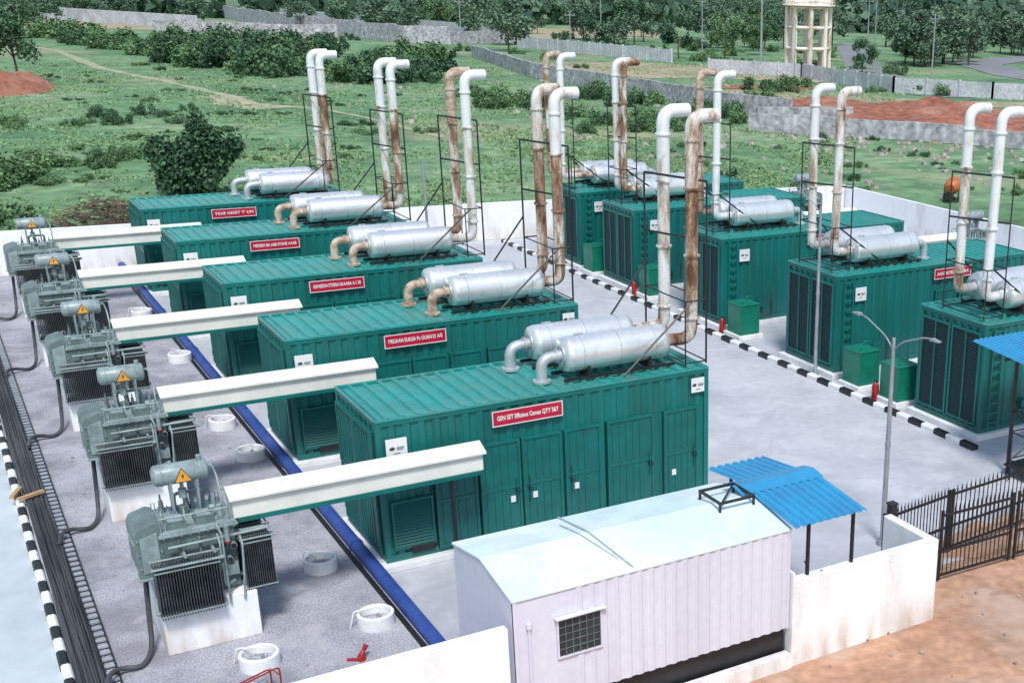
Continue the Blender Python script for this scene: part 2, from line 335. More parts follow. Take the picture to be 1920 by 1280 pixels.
def door_mesh(w,h):
    m=MB();m.box(0,w,-.035,.02,0,h);f=.05
    for (a,b,c,d) in ((0,w,0,f),(0,w,h-f,h),(0,f,f,h-f),(w-f,w,f,h-f)): m.box(a,b,-.06,-.034,c,d)
    m.box(f,w-f,-.05,-.034,h*.48,h*.51)
    k=int((w-.2)/.16)
    for i in range(k):
        x=.12+i*.16;m.box(x,x+.05,-.050,-.034,.1,h*.46);m.box(x,x+.05,-.050,-.034,h*.54,h-.1)
    for z in (.2,h*.5,h-.25): m.tube([(.012,-.06,z),(.012,-.06,z+.12)],.014,8)
    m.box(-.012,-.002,-.02,.02,0,h,1);m.box(w+.002,w+.012,-.02,.02,0,h,1)
    return m.build('door',[tealdoor,darkgr])
def handle_mesh():
    m=MB();m.tube([(0,-.075,-.28),(0,-.075,.28)],.009,8);m.box(-.02,.02,-.08,-.034,-.03,.03);m.box(-.02,.09,-.095,-.075,-.012,.010)
    return m.build('handle',[darkgr])
def louver_mesh(w,h):
    m=MB()
    for (a,b,c,d) in ((0,w,0,.04),(0,w,h-.04,h),(0,.04,.04,h-.04),(w-.04,w,.04,h-.04)): m.box(a,b,-.05,.01,c,d)
    z=.05
    m.box(.04,w-.04,-.004,.004,.04,h-.04,1)
    while z<h-.08:
        m.add([(.04,-.045,z),(w-.04,-.045,z),(w-.04,-.006,z+.05),(.04,-.006,z+.05)],[(0,1,2,3)]);z+=.065
    return m.build('ventilation_louver',[tealdoor,darkgr])
def grille_mesh(w,h):
    m=MB()
    for (a,b,c,d) in ((0,w,0,.06),(0,w,h-.06,h),(0,.06,.06,h-.06),(w-.06,w,.06,h-.06),(w/2-.02,w/2+.02,.06,h-.06)): m.box(a,b,-.05,.0,c,d,0)
    m.box(.06,w-.06,-.012,-.006,.06,h-.06,1);z=.09
    while z<h-.1:
        m.add([(.06,-.045,z),(w-.06,-.045,z),(w-.06,-.013,z+.04),(.06,-.013,z+.04)],[(0,1,2,3)],2);z+=.07
    return m.build('radiator_grille',[teal,black,darkgr])
def plate(w,h,mats,border=None):
    m=MB();m.box(-w/2,w/2,-.02,0,-h/2,h/2,0)
    if border is not None:
        b=.018
        for (a,c,d,e) in ((-w/2,w/2,h/2-b,h/2),(-w/2,w/2,-h/2,-h/2+b),(-w/2,-w/2+b,-h/2+b,h/2-b),(w/2-b,w/2,-h/2+b,h/2-b)): m.box(a,c,-.026,-.0195,d,e,1)
    return m.build('plate',mats)
def logo_label(par,x,z,y=-.036,w=.40,h=.4):
    o=part('logo_plate',cached(('lp',w,h),lambda:plate(w,h,[signwhite])),par,(x,y,z),label='small white company logo plate')
    def mk():
        m=MB();m.add([(-.15,0,.0),(-.11,0,.04),(-.06,0,.045),(-.03,0,0),(-.06,0,-.025),(-.12,0,-.025)],[(0,1,2,3,4,5)][::-1])
        x=.0
        for w_ in (.02,.03,.02,.025,.03,.02):
            m.box(x,x+w_*.7,-.003,0,.005,.03);x+=w_
        m.box(.0,.13,-.003,0,-.025,-.012);m.box(-.06,.06,-.003,0,-.1,-.088)
        return m.build('logo',[textgrey])
    part('logo_print',cached('logo',mk),o,(0,-.0235,0))
def red_sign(par,x,z,w,txt,y=-.07,h=.32):
    o=part('red_sign',cached(('rs',w,h),lambda:plate(w,h,[red,signwhite],1)),par,(x,y,z),label='red name board with white lettering')
    part('lettering',textmesh(txt,.13,signwhite,w-.2),o,(0,-.028,0),rot=(math.pi/2,0,0))
def make_plinth(x0,x1,y0,y1,label):
    m=MB();m.box(x0-.16,x1+.16,y0-.16,y1+.16,0,.149)
    o=thing('concrete_base',label,'base',mesh=m.build('concrete_base',[white]),group='container bases');bevel(o,.015)
leftsigns=["GEN SET Efficiens Caman QTY 5&7","MEGAAN EUILEA Pu GUAN 01 A/0","GENSEDN ETEESA BAAABA A.1 30","MEREEH BA A&B STANE AAAB","TEXE GESET T' UN"]
leftlabels=['teal generator container with red sign and side doors','teal generator container beside narrow cream duct cover','teal ribbed generator container with red name board','teal generator container under rusty exhaust stacks','teal generator container beside the grass field']
for i in range(5):
    y=i*S
    make_plinth(0,L,y,y+W,'low white concrete base under teal container')
    c=thing('generator_container',leftlabels[i],'container',(0,y,Z0),group='teal generator containers')
    part('body',cached('bodyL',lambda:container_body(L)),c)
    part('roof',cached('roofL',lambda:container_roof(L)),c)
    for (x0,w) in ((1.95,.86),(2.85,.86),(3.78,.82),(4.75,1.1),(6.1,.85)):
        hgt=1.98
        d=part('door',cached(('door',w,hgt),lambda:door_mesh(w,hgt)),c,(x0,-.002,.1))
        part('handle',cached('handle',handle_mesh),d,((w-.12) if x0<2.5 or x0>4 else .12,0,hgt*.45))
        if x0<4.2 or x0>6:
            part('notice_sticker',cached('stk',lambda:plate(.1,.13,[signwhite])),d,((w-.2) if x0<2.5 else .24,-.047,.72 if x0<4 else .55))
    part('door',cached(('door',.85,1.98),lambda:door_mesh(.85,1.98)),c,(1.04,.0,.1),label='plain narrow access door')
    part('ventilation_louver',cached('louv',lambda:louver_mesh(.82,1.0)),c,(.16,-.0,.25))
    part('cable_opening',cached('cabo',lambda:plate(.46,.14,[black])),c,(.72,-.035,.2))
    part('end_door',cached('endd',lambda:door_mesh(1.1,2.5)),c,(.0,W-.13,.15),rot=(0,0,-math.pi/2))
    part('end_door',cached('endd',None),c,(.0,W-.13-1.14,.15),rot=(0,0,-math.pi/2))
    logo_label(c,.36,2.33)
    if i in (0,1): logo_label(c,6.95,2.55,w=.32,h=.32)
    red_sign(c,(3.0,2.95,2.95,2.85,3.0)[i],2.58,1.5,leftsigns[i])
def ladder_mesh():
    m=MB()
    for x in (0,.32): m.box(x,x+.04,-.1,-.05,0,2.7)
    for k in range(10): m.box(.04,.32,-.09,-.06,.15+k*.27,.19+k*.27)
    return m.build('ladder',[teal])
rsigns=["","AGGRETEARY MIRA","AGRA CUNISI","",""]
rlab=['teal generator container with dark intake grilles by black canopy','teal generator container with ladder and red sign','teal generator container with ladder behind green tank','teal generator container with dark grille end','teal generator container beside the low boundary wall']
for i,y in enumerate(RY):
    make_plinth(RX,RX+RL,y,y+W,'low white concrete base under teal container')
    c=thing('generator_container',rlab[i],'container',(RX,y,Z0),group='teal generator containers')
    part('body',cached('bodyR',lambda:container_body(RL)),c)
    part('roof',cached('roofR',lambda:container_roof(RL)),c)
    for k in range(2):
        part('radiator_grille',cached('gr',lambda:grille_mesh(1.1,2.45)),c,(.0,W-.13-k*1.17,.2),rot=(0,0,-math.pi/2))
    part('ladder',cached('ladder',ladder_mesh),c,(.2,0,.1))
    for (x0,w) in ((3.78,.82),(4.75,1.1),(6.1,.85)):
        part('door',cached(('door',w,1.98),lambda:door_mesh(w,1.98)),c,(x0,-.002,.1))
    logo_label(c,.85,2.3)
    if rsigns[i]: red_sign(c,4.4 if i==1 else 4.15,2.6,1.5,rsigns[i])
    m=MB();m.box(1.35,1.6,-.14,-.035,.5,.75);m.tube(fillet([(1.45,-.1,.5),(1.45,-.12,.2),(1.9,-.2,.15),(1.95,-.1,.9)],.12),.02,8,1)
    part('hose_box',cached('hosebox',lambda:m.build('hose_box',[tealdoor,rubber])),c)
# ------------------------------------------------------------------ exhausts
def exhaust(x,y,mirror,r,mats,ztop,drum_y,label,name='exhaust_stack',lean=0,xd=(4.15,6.55)):
    e=thing(name,label,'exhaust',(x,y,Z0+H),group='generator exhausts')
    dz=.52;dy=drum_y
    aa,bb=(xd[0]-x,xd[1]-x)
    R=.375
    m=MB()
    m.tube([(aa,dy,dz),(aa+.02,dy,dz),(aa+.13,dy,dz),(aa+.131,dy,dz),(bb-.131,dy,dz),(bb-.13,dy,dz),(bb-.02,dy,dz),(bb,dy,dz)],[.16,R*.93,R,R,R,R,R*.93,.16],32,0)
    for t in (.15,.5,.85):
        xx=aa+(bb-aa)*t;m.tube([(xx-.012,dy,dz),(xx+.012,dy,dz)],R+.005,32,1)
    m.box(aa+.3,aa+.5,dy-.06,dy+.06,dz+R-.02,dz+R+.03,1)
    m.tube([(aa-.03,dy,dz),(aa+.0,dy,dz)],.2,20,1);m.tube([(bb,dy,dz),(bb+.03,dy,dz)],.2,20,1)
    part('silencer_drum',m.build('silencer_drum',[galv,galvdull]),e)
    m=MB()
    m.box(aa-.1,bb+.1,dy-.34,dy-.29,.03,.09);m.box(aa-.1,bb+.1,dy+.29,dy+.34,.03,.09)
    for t in (.2,.8):
        xx=aa+(bb-aa)*t;m.box(xx-.04,xx+.04,dy-.288,dy+.288,.03,.16);m.box(xx-.03,xx+.03,dy-.3,dy-.24,.16,.36);m.box(xx-.03,xx+.03,dy+.24,dy+.3,.16,.36)
    part('cradle',m.build('cradle',[black]),e)
    ie=aa if not mirror else bb;s2=-1 if not mirror else 1
    m=MB();m.tube(fillet([(ie,dy,dz),(ie+s2*.46,dy,dz-.02),(ie+s2*.46,dy,-.0)],.3,7),.115,16,0)
    m.tube([(ie+s2*.46,dy,.0),(ie+s2*.46,dy,.05)],.19,16,0);m.tube([(ie+s2*.12,dy,dz),(ie+s2*.15,dy,dz)],.15,16,0)
    part('inlet_elbow',m.build('inlet_elbow',[mats[2]]),e)
    oe=bb if not mirror else aa
    zs=ztop-(Z0+H)
    m=MB();m.tube(fillet([(oe,dy,dz),(0,dy*.2,dz),(0,0,dz+.55)],.28,7)+[Vector((lean*.5,0,zs*.45)),Vector((lean*.8,0,zs*.72))],r,18,0)
    for zz in (dz+.5,zs*.45,zs*.72): m.tube([(lean*zz/zs,0,zz-.02),(lean*zz/zs,0,zz+.02)],r+.04,18,0)
    part('stack_pipe',m.build('stack_pipe',[mats[0]]),e)
    m=MB();p=fillet([(lean*.8,0,zs*.72+.02),(lean,0,zs),(lean+.62,0,zs+.0)],.34,8);m.tube(p,r*1.06,18,0,caps=False)
    q=p[-1];m.tube([q,q-Vector((.12,0,0))],r*.98,18,1,caps=False);m.tube([q-Vector((.12,0,0)),q-Vector((.121,0,0))],r*.97,18,1)
    m.tube([(lean*.95,0,zs-.5),(lean*.95,0,zs-.46)],r*1.06+.03,18,0)
    part('outlet_bend',m.build('outlet_bend',[mats[1],black]),e)
def onebar(name,p0,p1,w,par):
    m=MB();m.bar(p0,p1,w);part(name,m.build(name,[black]),par)
def frame(x0,x1,y0,y1,z1,brace,label):
    z0=Z0+H+.03;f=thing('stack_support_frame',label,'support frame',((x0+x1)/2,(y0+y1)/2,z0),group='stack support frames')
    hx,hy=(x1-x0)/2,(y1-y0)/2;h=z1-z0
    onebar('post',(-hx,hy,0),(-hx,hy,h),.04,f);onebar('post',(hx,-hy,0),(hx,-hy,h),.04,f)
    onebar('post',(-hx,-hy,0),(-hx,-hy,h*.36),.03,f);onebar('post',(hx,hy,0),(hx,hy,h*.36),.03,f)
    m=MB()
    for z in (.05,h*.36):
        for b in (-hy,hy): m.bar((-hx,b,z),(hx,b,z),.028)
        for a in (-hx,hx): m.bar((a,-hy,z),(a,hy,z),.028)
        part('cross_bars',m.build('cross_bars',[black]),f);m=MB()
    for z in (h*.68,h): onebar('cross_bar',(-hx,hy,z),(hx,-hy,z),.04,f)
    onebar('diagonal_brace',(-hx*.3,-hy,h*.36),(brace,-hy,0),.04,f);onebar('diagonal_brace',(-hx,hy,h*.5),(brace,hy*1.1,0),.04,f)
lx=[(7.12,7.12),(7.02,7.08),(7.2,7.2),(7.15,7.12),(6.65,6.65)]
lmat=[((rusty,rustyhalf,galvdull),(rustyhalf,stackw,galvdull)),
      ((rusty,stackw,rustinlet),(rusty,rustyhalf,rustinlet)),
      ((rustyhalf,stackw,rustinlet),(rusty,rustinlet,rustinlet)),
      ((rusty,stackw,rustinlet),(rustyhalf,stackw,rustinlet)),
      ((rusty,stackw,galvdull),(rustyhalf,stackw,galvdull))]
elab=lambda a:'silver silencer drum with %s exhaust stack on teal roof'%a
ltop=[8.3,8.25,8.25,8.15,8.1]
for i in range(5):
    y=i*S
    w=['rust-streaked white','brown rusty','white-topped','white-topped rusty','weathered white'][i]
    exhaust(lx[i][0],y+.5,False,.135,lmat[i][0],ltop[i],.25,elab(w))
    exhaust(lx[i][1],y+1.7,False,.135,lmat[i][1],ltop[i],.2,elab(w),xd=(3.95,6.3))
    frame(lx[i][0]-.32,lx[i][0]+.2,y+.22,y+1.98,7.0 if i<3 else 6.6,-1.75,'black steel lattice frame holding two exhaust stacks')
rys=[(.55,1.6),(.75,1.9),(1.1,2.1),(1.5,2.0),(.9,2.0)]
rmat=[((stackw,stackw,galvdull),(rustyhalf,stackw,galvdull)),((rustyhalf,rustyhalf,galvdull),(rustyhalf,stackw,galvdull)),
      ((stackw,stackw,galvdull),(rusty,rustinlet,galvdull)),((rusty,rusty,galvdull),(rustyhalf,stackw,galvdull)),((rustyhalf,stackw,galvdull),(rusty,rustinlet,galvdull))]
for i,y in enumerate(RY):
    a,b=rys[i];x=15.6 if i<4 else 14.95
    exhaust(x,y+a,True,.125,rmat[i][0],8.15,.1,elab('weathered'),xd=(16.3,18.7),lean=.05)
    exhaust(x,y+b,True,.125,rmat[i][1],8.15,.1 if i!=3 else .3,elab('rusty'),xd=(16.3,18.7),lean=-.03)
    frame(max(x-.25,15.22),x+.4,y+a-.25,y+b+.25,6.6,1.7,'black steel lattice frame holding two exhaust stacks')
# ------------------------------------------------------------------ duct covers
def duct(x0,x1,y,label,post=True,mir=False):
    d=thing('cable_duct_cover',label,'cable duct',(x0,y,2.05),group='cable duct covers');ln=x1-x0
    m=MB();m.box(.0,ln,-.25,.25,.03,.40)
    m.prism([(-.33,.365),(-.33,.405),(0,.54),(.33,.405),(.33,.365),(.31,.365),(0,.50),(-.31,.365)],'x',-.05,ln+.05,0)
    for k in range(1,4):
        xx=ln*k/4;m.box(xx-.012,xx+.012,-.256,-.249,.03,.365)
    part('cover',m.build('cover',[cream]),d,bev=.004)
    m=MB();m.box(.05,ln-.05,-.28,.28,-.05,.028);part('duct_tray',m.build('duct_tray',[teal]),d)
    if post:
        m=MB()
        px=ln-.62 if not mir else .62
        m.box(px-.03,px+.03,-.26,-.20,-2.05,-.05)
        part('support_post',m.build('support_post',[black]),d)
for i in range(5): duct(-2.75,1.7,i*S-.68,'long cream pitched duct cover from transformer to container')
for i in (2,3): duct(RX+RL-.6,RX+RL+1.9,RY[i]-.68,'cream pitched duct cover beside teal container',True,True)
# ------------------------------------------------------------------ transformers
def fins_mesh(nf,w,d,h):
    m=MB()
    for k in range(nf):
        x=w*k/(nf-1);m.box(x-.008,x+.008,0,d,0,h)
    m.tube([(-.05,d*.5,h-.06),(w+.12,d*.5,h-.06)],.035,10,1);m.tube([(-.05,d*.5,.06),(w+.08,d*.5,.06)],.035,10,1)
    m.box(-.03,w+.03,-.012,-.004,h*.93,h*.955,1);m.box(-.03,w+.03,-.012,-.004,h*.05,h*.075,1)
    m.tube([(-.06,-.01,h+.02),(w+.1,-.01,h+.02)],.018,8,1);m.tube([(-.04,d,h+.02),(w+.1,d,h+.02)],.018,8,1)
    return m.build('radiator',[tdark,tlight])
def bushing(m,x,y,z,k=1.,mi=0):
    m.tube([(x,y,z),(x,y,z+.05*k),(x,y,z+.06*k),(x,y,z+.10*k),(x,y,z+.11*k),(x,y,z+.15*k),(x,y,z+.16*k),(x,y,z+.2*k),(x,y,z+.21*k),(x,y,z+.32*k)],[.06*k,.06*k,.035*k,.055*k,.03*k,.05*k,.03*k,.045*k,.02*k,.015*k],12,mi)
def mk_tank():
    m=MB();m.box(-.6,.62,-.5,.6,.04,1.18,0);m.box(-.67,.69,-.57,.67,1.18,1.22,1);m.box(-.64,.66,-.54,.64,1.22,1.26,1)
    m.box(-.55,.55,-.45,-.35,-.0,.04,0);m.box(-.55,.55,.45,.55,-.0,.04,0)
    for x in (-.35,0,.35): m.box(x-.02,x+.02,-.56,-.5,.1,1.1,0)
    for k in range(9):
        for y in (-.6,.7): m.tube([(-.6+k*.15,y-.05,1.2),(-.6+k*.15,y-.05,1.28)],.014,6,1)
    return m.build('tank',[tgrey,tlight])
def mk_lid():
    m=MB();m.box(-.5,-.16,-.45,-.05,1.26,1.36,0);m.box(-.46,-.2,-.41,-.09,1.36,1.39,1);m.box(.0,.32,-.46,-.08,1.26,1.38,0);m.box(.04,.28,-.42,-.12,1.38,1.41,1)
    m.tube([(.45,-.3,1.26),(.45,-.3,1.5)],.05,12,1);m.tube([(.45,.2,1.26),(.45,.2,1.46)],.04,12,1);m.tube([(-.1,.15,1.26),(-.1,.15,1.42)],.09,14,0)
    for k in range(3): bushing(m,-.42+k*.22,.45,1.26)
    for k in range(4): bushing(m,-.5+k*.13,.02,1.26,.6,1)
    for k in range(3): bushing(m,.12+k*.16,.42,1.26,.75,1)
    for (x,y) in ((-.55,-.45),(.58,-.45),(-.55,.55),(.58,.55)): m.tube([(x-.03,y,1.26),(x-.03,y,1.4),(x+.03,y,1.4),(x+.03,y,1.26)],.012,6,1)
    m.tube(fillet([(-.2,.3,1.26),(-.2,.3,1.6),(.3,.3,1.6),(.3,.3,1.26)],.08),.03,10,1)
    m.bar((-.6,-.5,1.5),(.55,-.5,1.5),.025,1);m.bar((-.6,-.5,1.26),(-.6,-.5,1.5),.025,1);m.bar((.55,-.5,1.26),(.55,-.5,1.5),.025,1)
    m.tube([(.34,-.2,1.3),(.34,-.2,1.44)],.035,8,1);m.tube([(.3,-.2,1.44),(.38,-.2,1.44)],.05,8,1)
    return m.build('lid_fittings',[tgrey,tlight])
def mk_cable_box():
    m=MB();m.prism([(-1.06,.5),(-.6,.5),(-.6,1.42),(-.72,1.46),(-1.0,1.38),(-1.06,1.28)],'y',-.5,.35,0)
    m.box(-1.09,-.6,-.54,-.50,.48,.52,1);m.box(-1.09,-.6,.35,.39,.48,.52,1)
    m.prism([(-.98,.6),(-.68,.6),(-.68,1.3),(-.98,1.22)],'y',-.52,-.501,1)
    for z in (.7,.95,1.2):
        for x in (-1.02,-.64): m.tube([(x,-.53,z),(x,-.5,z)],.018,6,1)
    m.bar((-1.065,-.4,.6),(-1.065,.25,.6),.03,1);m.bar((-1.065,-.4,1.1),(-1.065,.25,1.1),.03,1)
    return m.build('cable_box',[tgrey,tlight])
def mk_cons():
    m=MB();m.tube([(-.32,0,0),(-.30,0,0),(-.27,0,0),(.57,0,0),(.60,0,0),(.62,0,0)],[.12,.165,.18,.18,.165,.12],24,0)
    m.tube([(-.33,0,0),(-.30,0,0)],.12,18,0);m.tube([(.5,0,.18),(.5,0,.25)],.05,12,0);m.tube([(.0,0,.18),(.0,0,.22)],.03,12,0)
    m.tube([(-.2,0,0),(-.17,0,0)],.188,24,0);m.tube([(.47,0,0),(.5,0,0)],.188,24,0)
    return m.build('conservator',[tlight])
def mk_cons_sup():
    m=MB()
    for x in (-.05,.4):
        m.add([(x-.02,-.15,-.12),(x-.02,.15,-.12),(x-.02,.06,-.72),(x-.02,-.06,-.72),(x+.02,-.15,-.12),(x+.02,.15,-.12),(x+.02,.06,-.72),(x+.02,-.06,-.72)],
              [(0,1,2,3),(7,6,5,4),(0,4,5,1),(1,5,6,2),(2,6,7,3),(3,7,4,0)])
    m.tube(fillet([(.15,.02,-.15),(.15,.02,-.4),(.2,.1,-.72)],.08),.035,10);m.tube([(.15,.02,-.3),(.15,.02,-.45)],.075,12)
    m.tube(fillet([(.52,-.0,-.1),(.68,-.05,.1),(.74,-.1,-.1),(.74,-.32,-.4),(.7,-.34,-1.2)],.1),.022,8)
    return m.build('conservator_support',[tlight])
def mk_breather():
    m=MB();m.tube([(0,0,0),(0,0,.26)],.045,14,0);m.tube([(0,0,.26),(0,0,.29)],.055,14,0);m.tube([(0,0,-.03),(0,0,0)],.055,14,1)
    return m.build('silica_breather',[tlight,redp])
def mk_gauges():
    m=MB()
    for (x,z,r) in ((.38,.9,.07),(.55,.85,.06),(.46,.62,.05)):
        m.tube([(x,-.66,z),(x,-.56,z)],r,16,0);m.tube([(x,-.668,z),(x,-.66,z)],r*.8,16,1)
    m.box(.33,.6,-.6,-.5,.3,.5,0);m.tube(fillet([(.3,-.6,1.1),(.3,-.75,1.0),(.3,-.75,.2),(.5,-.6,.2)],.06),.022,8,0)
    m.tube(fillet([(.66,-.55,1.0),(.7,-.62,.9),(.7,-.62,.1)],.06),.03,8,0)
    return m.build('gauges',[tlight,black])
def mk_sign():
    m=MB();m.add([(-.14,0,-.08),(.14,0,-.08),(0,0,.13)],[(0,1,2)],0)
    m.add([(-.165,.004,-.095),(.165,.004,-.095),(0,.004,.155)],[(0,1,2)],1)
    m.add([(.008,-.003,.07),(-.028,-.003,.0),(-.003,-.003,.008),(-.016,-.003,-.055),(.03,-.003,.022),(.006,-.003,.02)],[(0,1,2),(2,3,4,5),(0,2,5)],1)
    return m.build('warning_sign',[yellow,black])
def mk_pipes():
    m=MB()
    m.tube([(-.55,-.62,1.02),(1.2,-.62,1.05)],.025,10);m.tube([(.62,-.3,.95),(1.2,-.3,.95)],.035,10);m.tube([(.62,-.3,.15),(1.2,-.3,.15)],.035,10)
    m.tube([(-.3,-.5,.86),(-.3,-.72,.86)],.035,10);m.tube([(.2,-.5,.86),(.2,-.72,.86)],.035,10);m.tube([(.0,-.5,.12),(.0,-.8,.12)],.035,10)
    m.tube([(.62,.1,1.02),(1.1,.1,1.02)],.03,8);m.bar((1.22,-.66,1.05),(1.22,.15,1.05),.03)
    m.tube(fillet([(.62,-.1,.3),(.7,-.1,.3),(.7,-.1,1.0)],.06),.03,8)
    m.tube(fillet([(.3,-.66,1.3),(.34,-.8,1.15),(.34,-.8,-.12)],.06),.02,8);m.tube(fillet([(.68,-.62,1.0),(.68,-.78,.9),(.6,-.78,-.1)],.06),.02,8)
    return m.build('oil_pipes',[tlight])
PT=.86
def transformer(X,Y,rz,label):
    t=thing('power_transformer',label,'transformer',(X,Y,PT),rz,group='power transformers');t.scale=(.9,1,1.0)
    bevel(part('tank',cached('tank',mk_tank),t),.006)
    part('lid_fittings',cached('lid',mk_lid),t)
    part('cable_box',cached('cbox',mk_cable_box),t,bev=.008)
    part('radiator',cached('fA',lambda:fins_mesh(24,1.06,.34,.9)),t,(-.86,-.98,-.08))
    part('radiator',cached('fB',lambda:fins_mesh(14,.5,.5,.95)),t,(.7,-.72,-.02))
    part('radiator',cached('fA',None),t,(-.5,.66,.1))
    part('radiator',cached('fB',None),t,(.7,.0,.02))
    part('oil_pipes',cached('oilp',mk_pipes),t)
    co=part('conservator',cached('cons',mk_cons),t,(-.22,.05,2.06))
    part('warning_sign',cached('wsign',mk_sign),co,(.16,-.195,-.02),rot=(math.radians(-14),0,0))
    part('conservator_support',cached('csup',mk_cons_sup),t,(-.22,.05,2.06))
    part('silica_breather',cached('brea',mk_breather),t,(.44,-.74,1.0))
    part('gauges',cached('gaug',mk_gauges),t)
def tplinth(X,Y):
    m=MB();m.box(-.75,.75,-.75,.85,0,PT-.001);o=thing('transformer_plinth','white painted concrete plinth carrying a grey transformer','plinth',(X,Y,0),group='transformer plinths',mesh=cached('tpl',lambda:m.build('transformer_plinth',[whitewall])));bevel(o,.02)
for i in range(5):
    X,Y=-3.35+.02*i,-.55+i*S
    tplinth(X,Y);transformer(X,Y,0,'grey oil-filled transformer with finned radiators on white plinth')
    m=MB()
    m.tube(fillet([(-.85,-.2,1.35),(-.9,-.25,.5),(-.96,-.55,.06),(-1.2,-1.0,.06),(-1.5,-.95,.12),(-1.7,-1.25,.2),(-1.8,-1.7,.13)],.3,6),.042,12)
    thing('power_cable','thick black power cable looping to the cable tray','cable',(X,Y,0),mesh=m.build('power_cable',[rubber]),group='transformer cables')
for (X,Y) in ((26.6,12.6),(26.3,23.4)):
    tplinth(X,Y);transformer(X,Y,math.pi,'grey oil-filled transformer beside teal container and low wall')
t=thing('cable_tray','long steel ladder cable tray beside striped kerb','cable tray',(-4.98,-6.6,0))
m=MB();m.box(-.10,-.08,0,37.5,0,.10);m.box(.08,.10,0,37.5,0,.10);part('side_rails',m.build('side_rails',[black]),t)
m=MB()
for k in range(150): m.box(-.08,.08,.1+k*.25,.17+k*.25,.04,.07,0)
part('rungs',m.build('rungs',[galvdull]),t)
m=MB();r_=random.Random(4)
m.box(-5.46,-5.11,-6.7,31,.008,.05,0)
for k in range(17):
    x=-5.455+.0215*k;pts=[];ph=r_.uniform(0,6)
    for j in range(64):
        pts.append((x+.02*math.sin(j*.35+ph)+r_.uniform(-.006,.006),-6.7+j*.6,.075+.022*((k*7)%3)+.008*math.sin(j*.5+ph*2)))
    m.tube(pts,.02,8)
thing('cable_bundle','dense flat bundle of dark cables lying along the kerb','cable',(0,0,0),mesh=m.build('cable_bundle',[rubber]))
m=MB();m.tube([(0,0,0),(0,38,0)],.13,18)
for k in range(7): m.tube([(0,2.5+k*5.4,0),(0,2.62+k*5.4,0)],.145,18)
thing('blue_pipe','long blue painted pipe lying beside the containers','pipe',(-.22,-6.7,.1),mesh=m.build('blue_pipe',[bluep]))
for k,(x,y) in enumerate([(-2.9,-2.4),(-.85,-2.0),(-1.05,.75),(-.8,7.6),(-.9,10.2),(-.7,16.9),(-.8,22.9)]):
    o=thing('earthing_pit_ring','short white concrete pit ring on grey gravel','pit ring',(x,y,0),(.0,.4,-.3,.8,.1,-.5,.3)[k],group='earthing pit rings')
    def mk():
        m=MB();n=32;r0,r1,h=.32,.26,.26
        vs=[]
        for (r,z) in ((r0,0),(r0,h-.02),(r0-.02,h),(r1+.01,h),(r1,h-.02),(r1,.04)):
            vs+=[(r*math.cos(2*math.pi*a/n),r*math.sin(2*math.pi*a/n),z) for a in range(n)]
        m.add(vs,[(q*n+a,q*n+(a+1)%n,(q+1)*n+(a+1)%n,(q+1)*n+a) for q in range(5) for a in range(n)],0,False);return m.build('ring_wall',[white])
    part('ring_wall',cached('ring',mk),o)
    def mk2():
        m=MB();m.tube([(0,0,.0),(0,0,.1)],.262,24);m.tube([(0.05,0,.1),(.05,0,.2)],.03,8,1);return m.build('gravel_fill',[gravel,galvdull])
    part('gravel_fill',cached('ringf',mk2),o)
    def mk3():
        m=MB();m.tube(fillet([(.1,.0,.15),(.1,0,.32),(-.3,.2,.32),(-.36,.25,.0)],.06),.012,8);return m.build('water_pipe',[white])
    part('water_pipe',cached('ringp',mk3),o)
# ------------------------------------------------------------------ white cabin
cb=thing('white_cabin','white sheet-metal cabin with shallow pitched roof','cabin',(-.28,-7.02,.7))
CL,CW,CH=4.84,2.3,1.8
m=MB();m.box(0,.9,0,.03,0,CH);m.corr((.9,.0,0),(1,0,0),CL-.9,(0,0,CH),(0,-1,0),.2,.02)
m.box(0,.05,-.02,.03,0,CH);m.box(CL-.05,CL,-.021,.03,0,CH)
m.prism([(.03,0),(CW,0),(CW,CH),(CW/2,CH+.2),(.03,CH)],'x',0,.04);m.prism([(.03,0),(CW,0),(CW,CH),(CW/2,CH+.2),(.03,CH)],'x',CL-.04,CL-.001)
m.box(.04,CL-.04,CW-.04,CW,-.0,CH);m.box(.04,CL-.04,.04,CW-.04,0,.05)
part('wall',m.build('wall',[shedwall]),cb)
m=MB();m.prism([(-.03,CH-.01),(-.03,CH+.03),(CW/2,CH+.24),(CW+.03,CH+.03),(CW+.03,CH-.01),(CW/2,CH+.2)],'x',-.02,CL+.02)
rf=part('roof',m.build('roof',[shedroof]),cb,bev=.008)
m=MB();m.tube([(1.95,.02,CH+.06),(1.75,CW/2,CH+.26),(1.78,CW,CH+.06)],.013,8);m.tube([(1.85,.3,CH+.1),(1.6,CW/2,CH+.26),(1.6,CW*.8,CH+.14)],.009,6)
part('roof_cable',m.build('roof_cable',[galvdull]),rf)
m=MB();m.box(0,.68,-.01,.0,0,.6)
wi=part('window',m.build('pane',[glassd]),cb,(.68,-.012,.72))
m=MB()
for (a,b,c,d) in ((-.025,.705,-.025,0),(-.025,.705,.6,.625),(-.025,0,0,.6),(.68,.705,0,.6)): m.box(a,b,-.035,0,c,d)
m.box(-.06,.76,-.10,-.002,.645,.66)
part('window_frame',m.build('window_frame',[shedwall]),wi)
m=MB()
for k in range(1,6): m.box(k*.113-.006,k*.113+.006,-.028,-.012,0,.6)
for k in range(1,5): m.box(0,.68,-.027,-.013,k*.12-.005,k*.12+.005)
part('window_grille',m.build('window_grille',[tgrey]),wi)
m=MB();m.tube([(.22,-.05,-.5),(.22,-.05,1.45)],.02,8);m.tube([(.22,-.05,1.34),(.22,-.05,1.42)],.04,10);part('drain_pipe',m.build('drain_pipe',[shedwall]),cb)
m=MB()
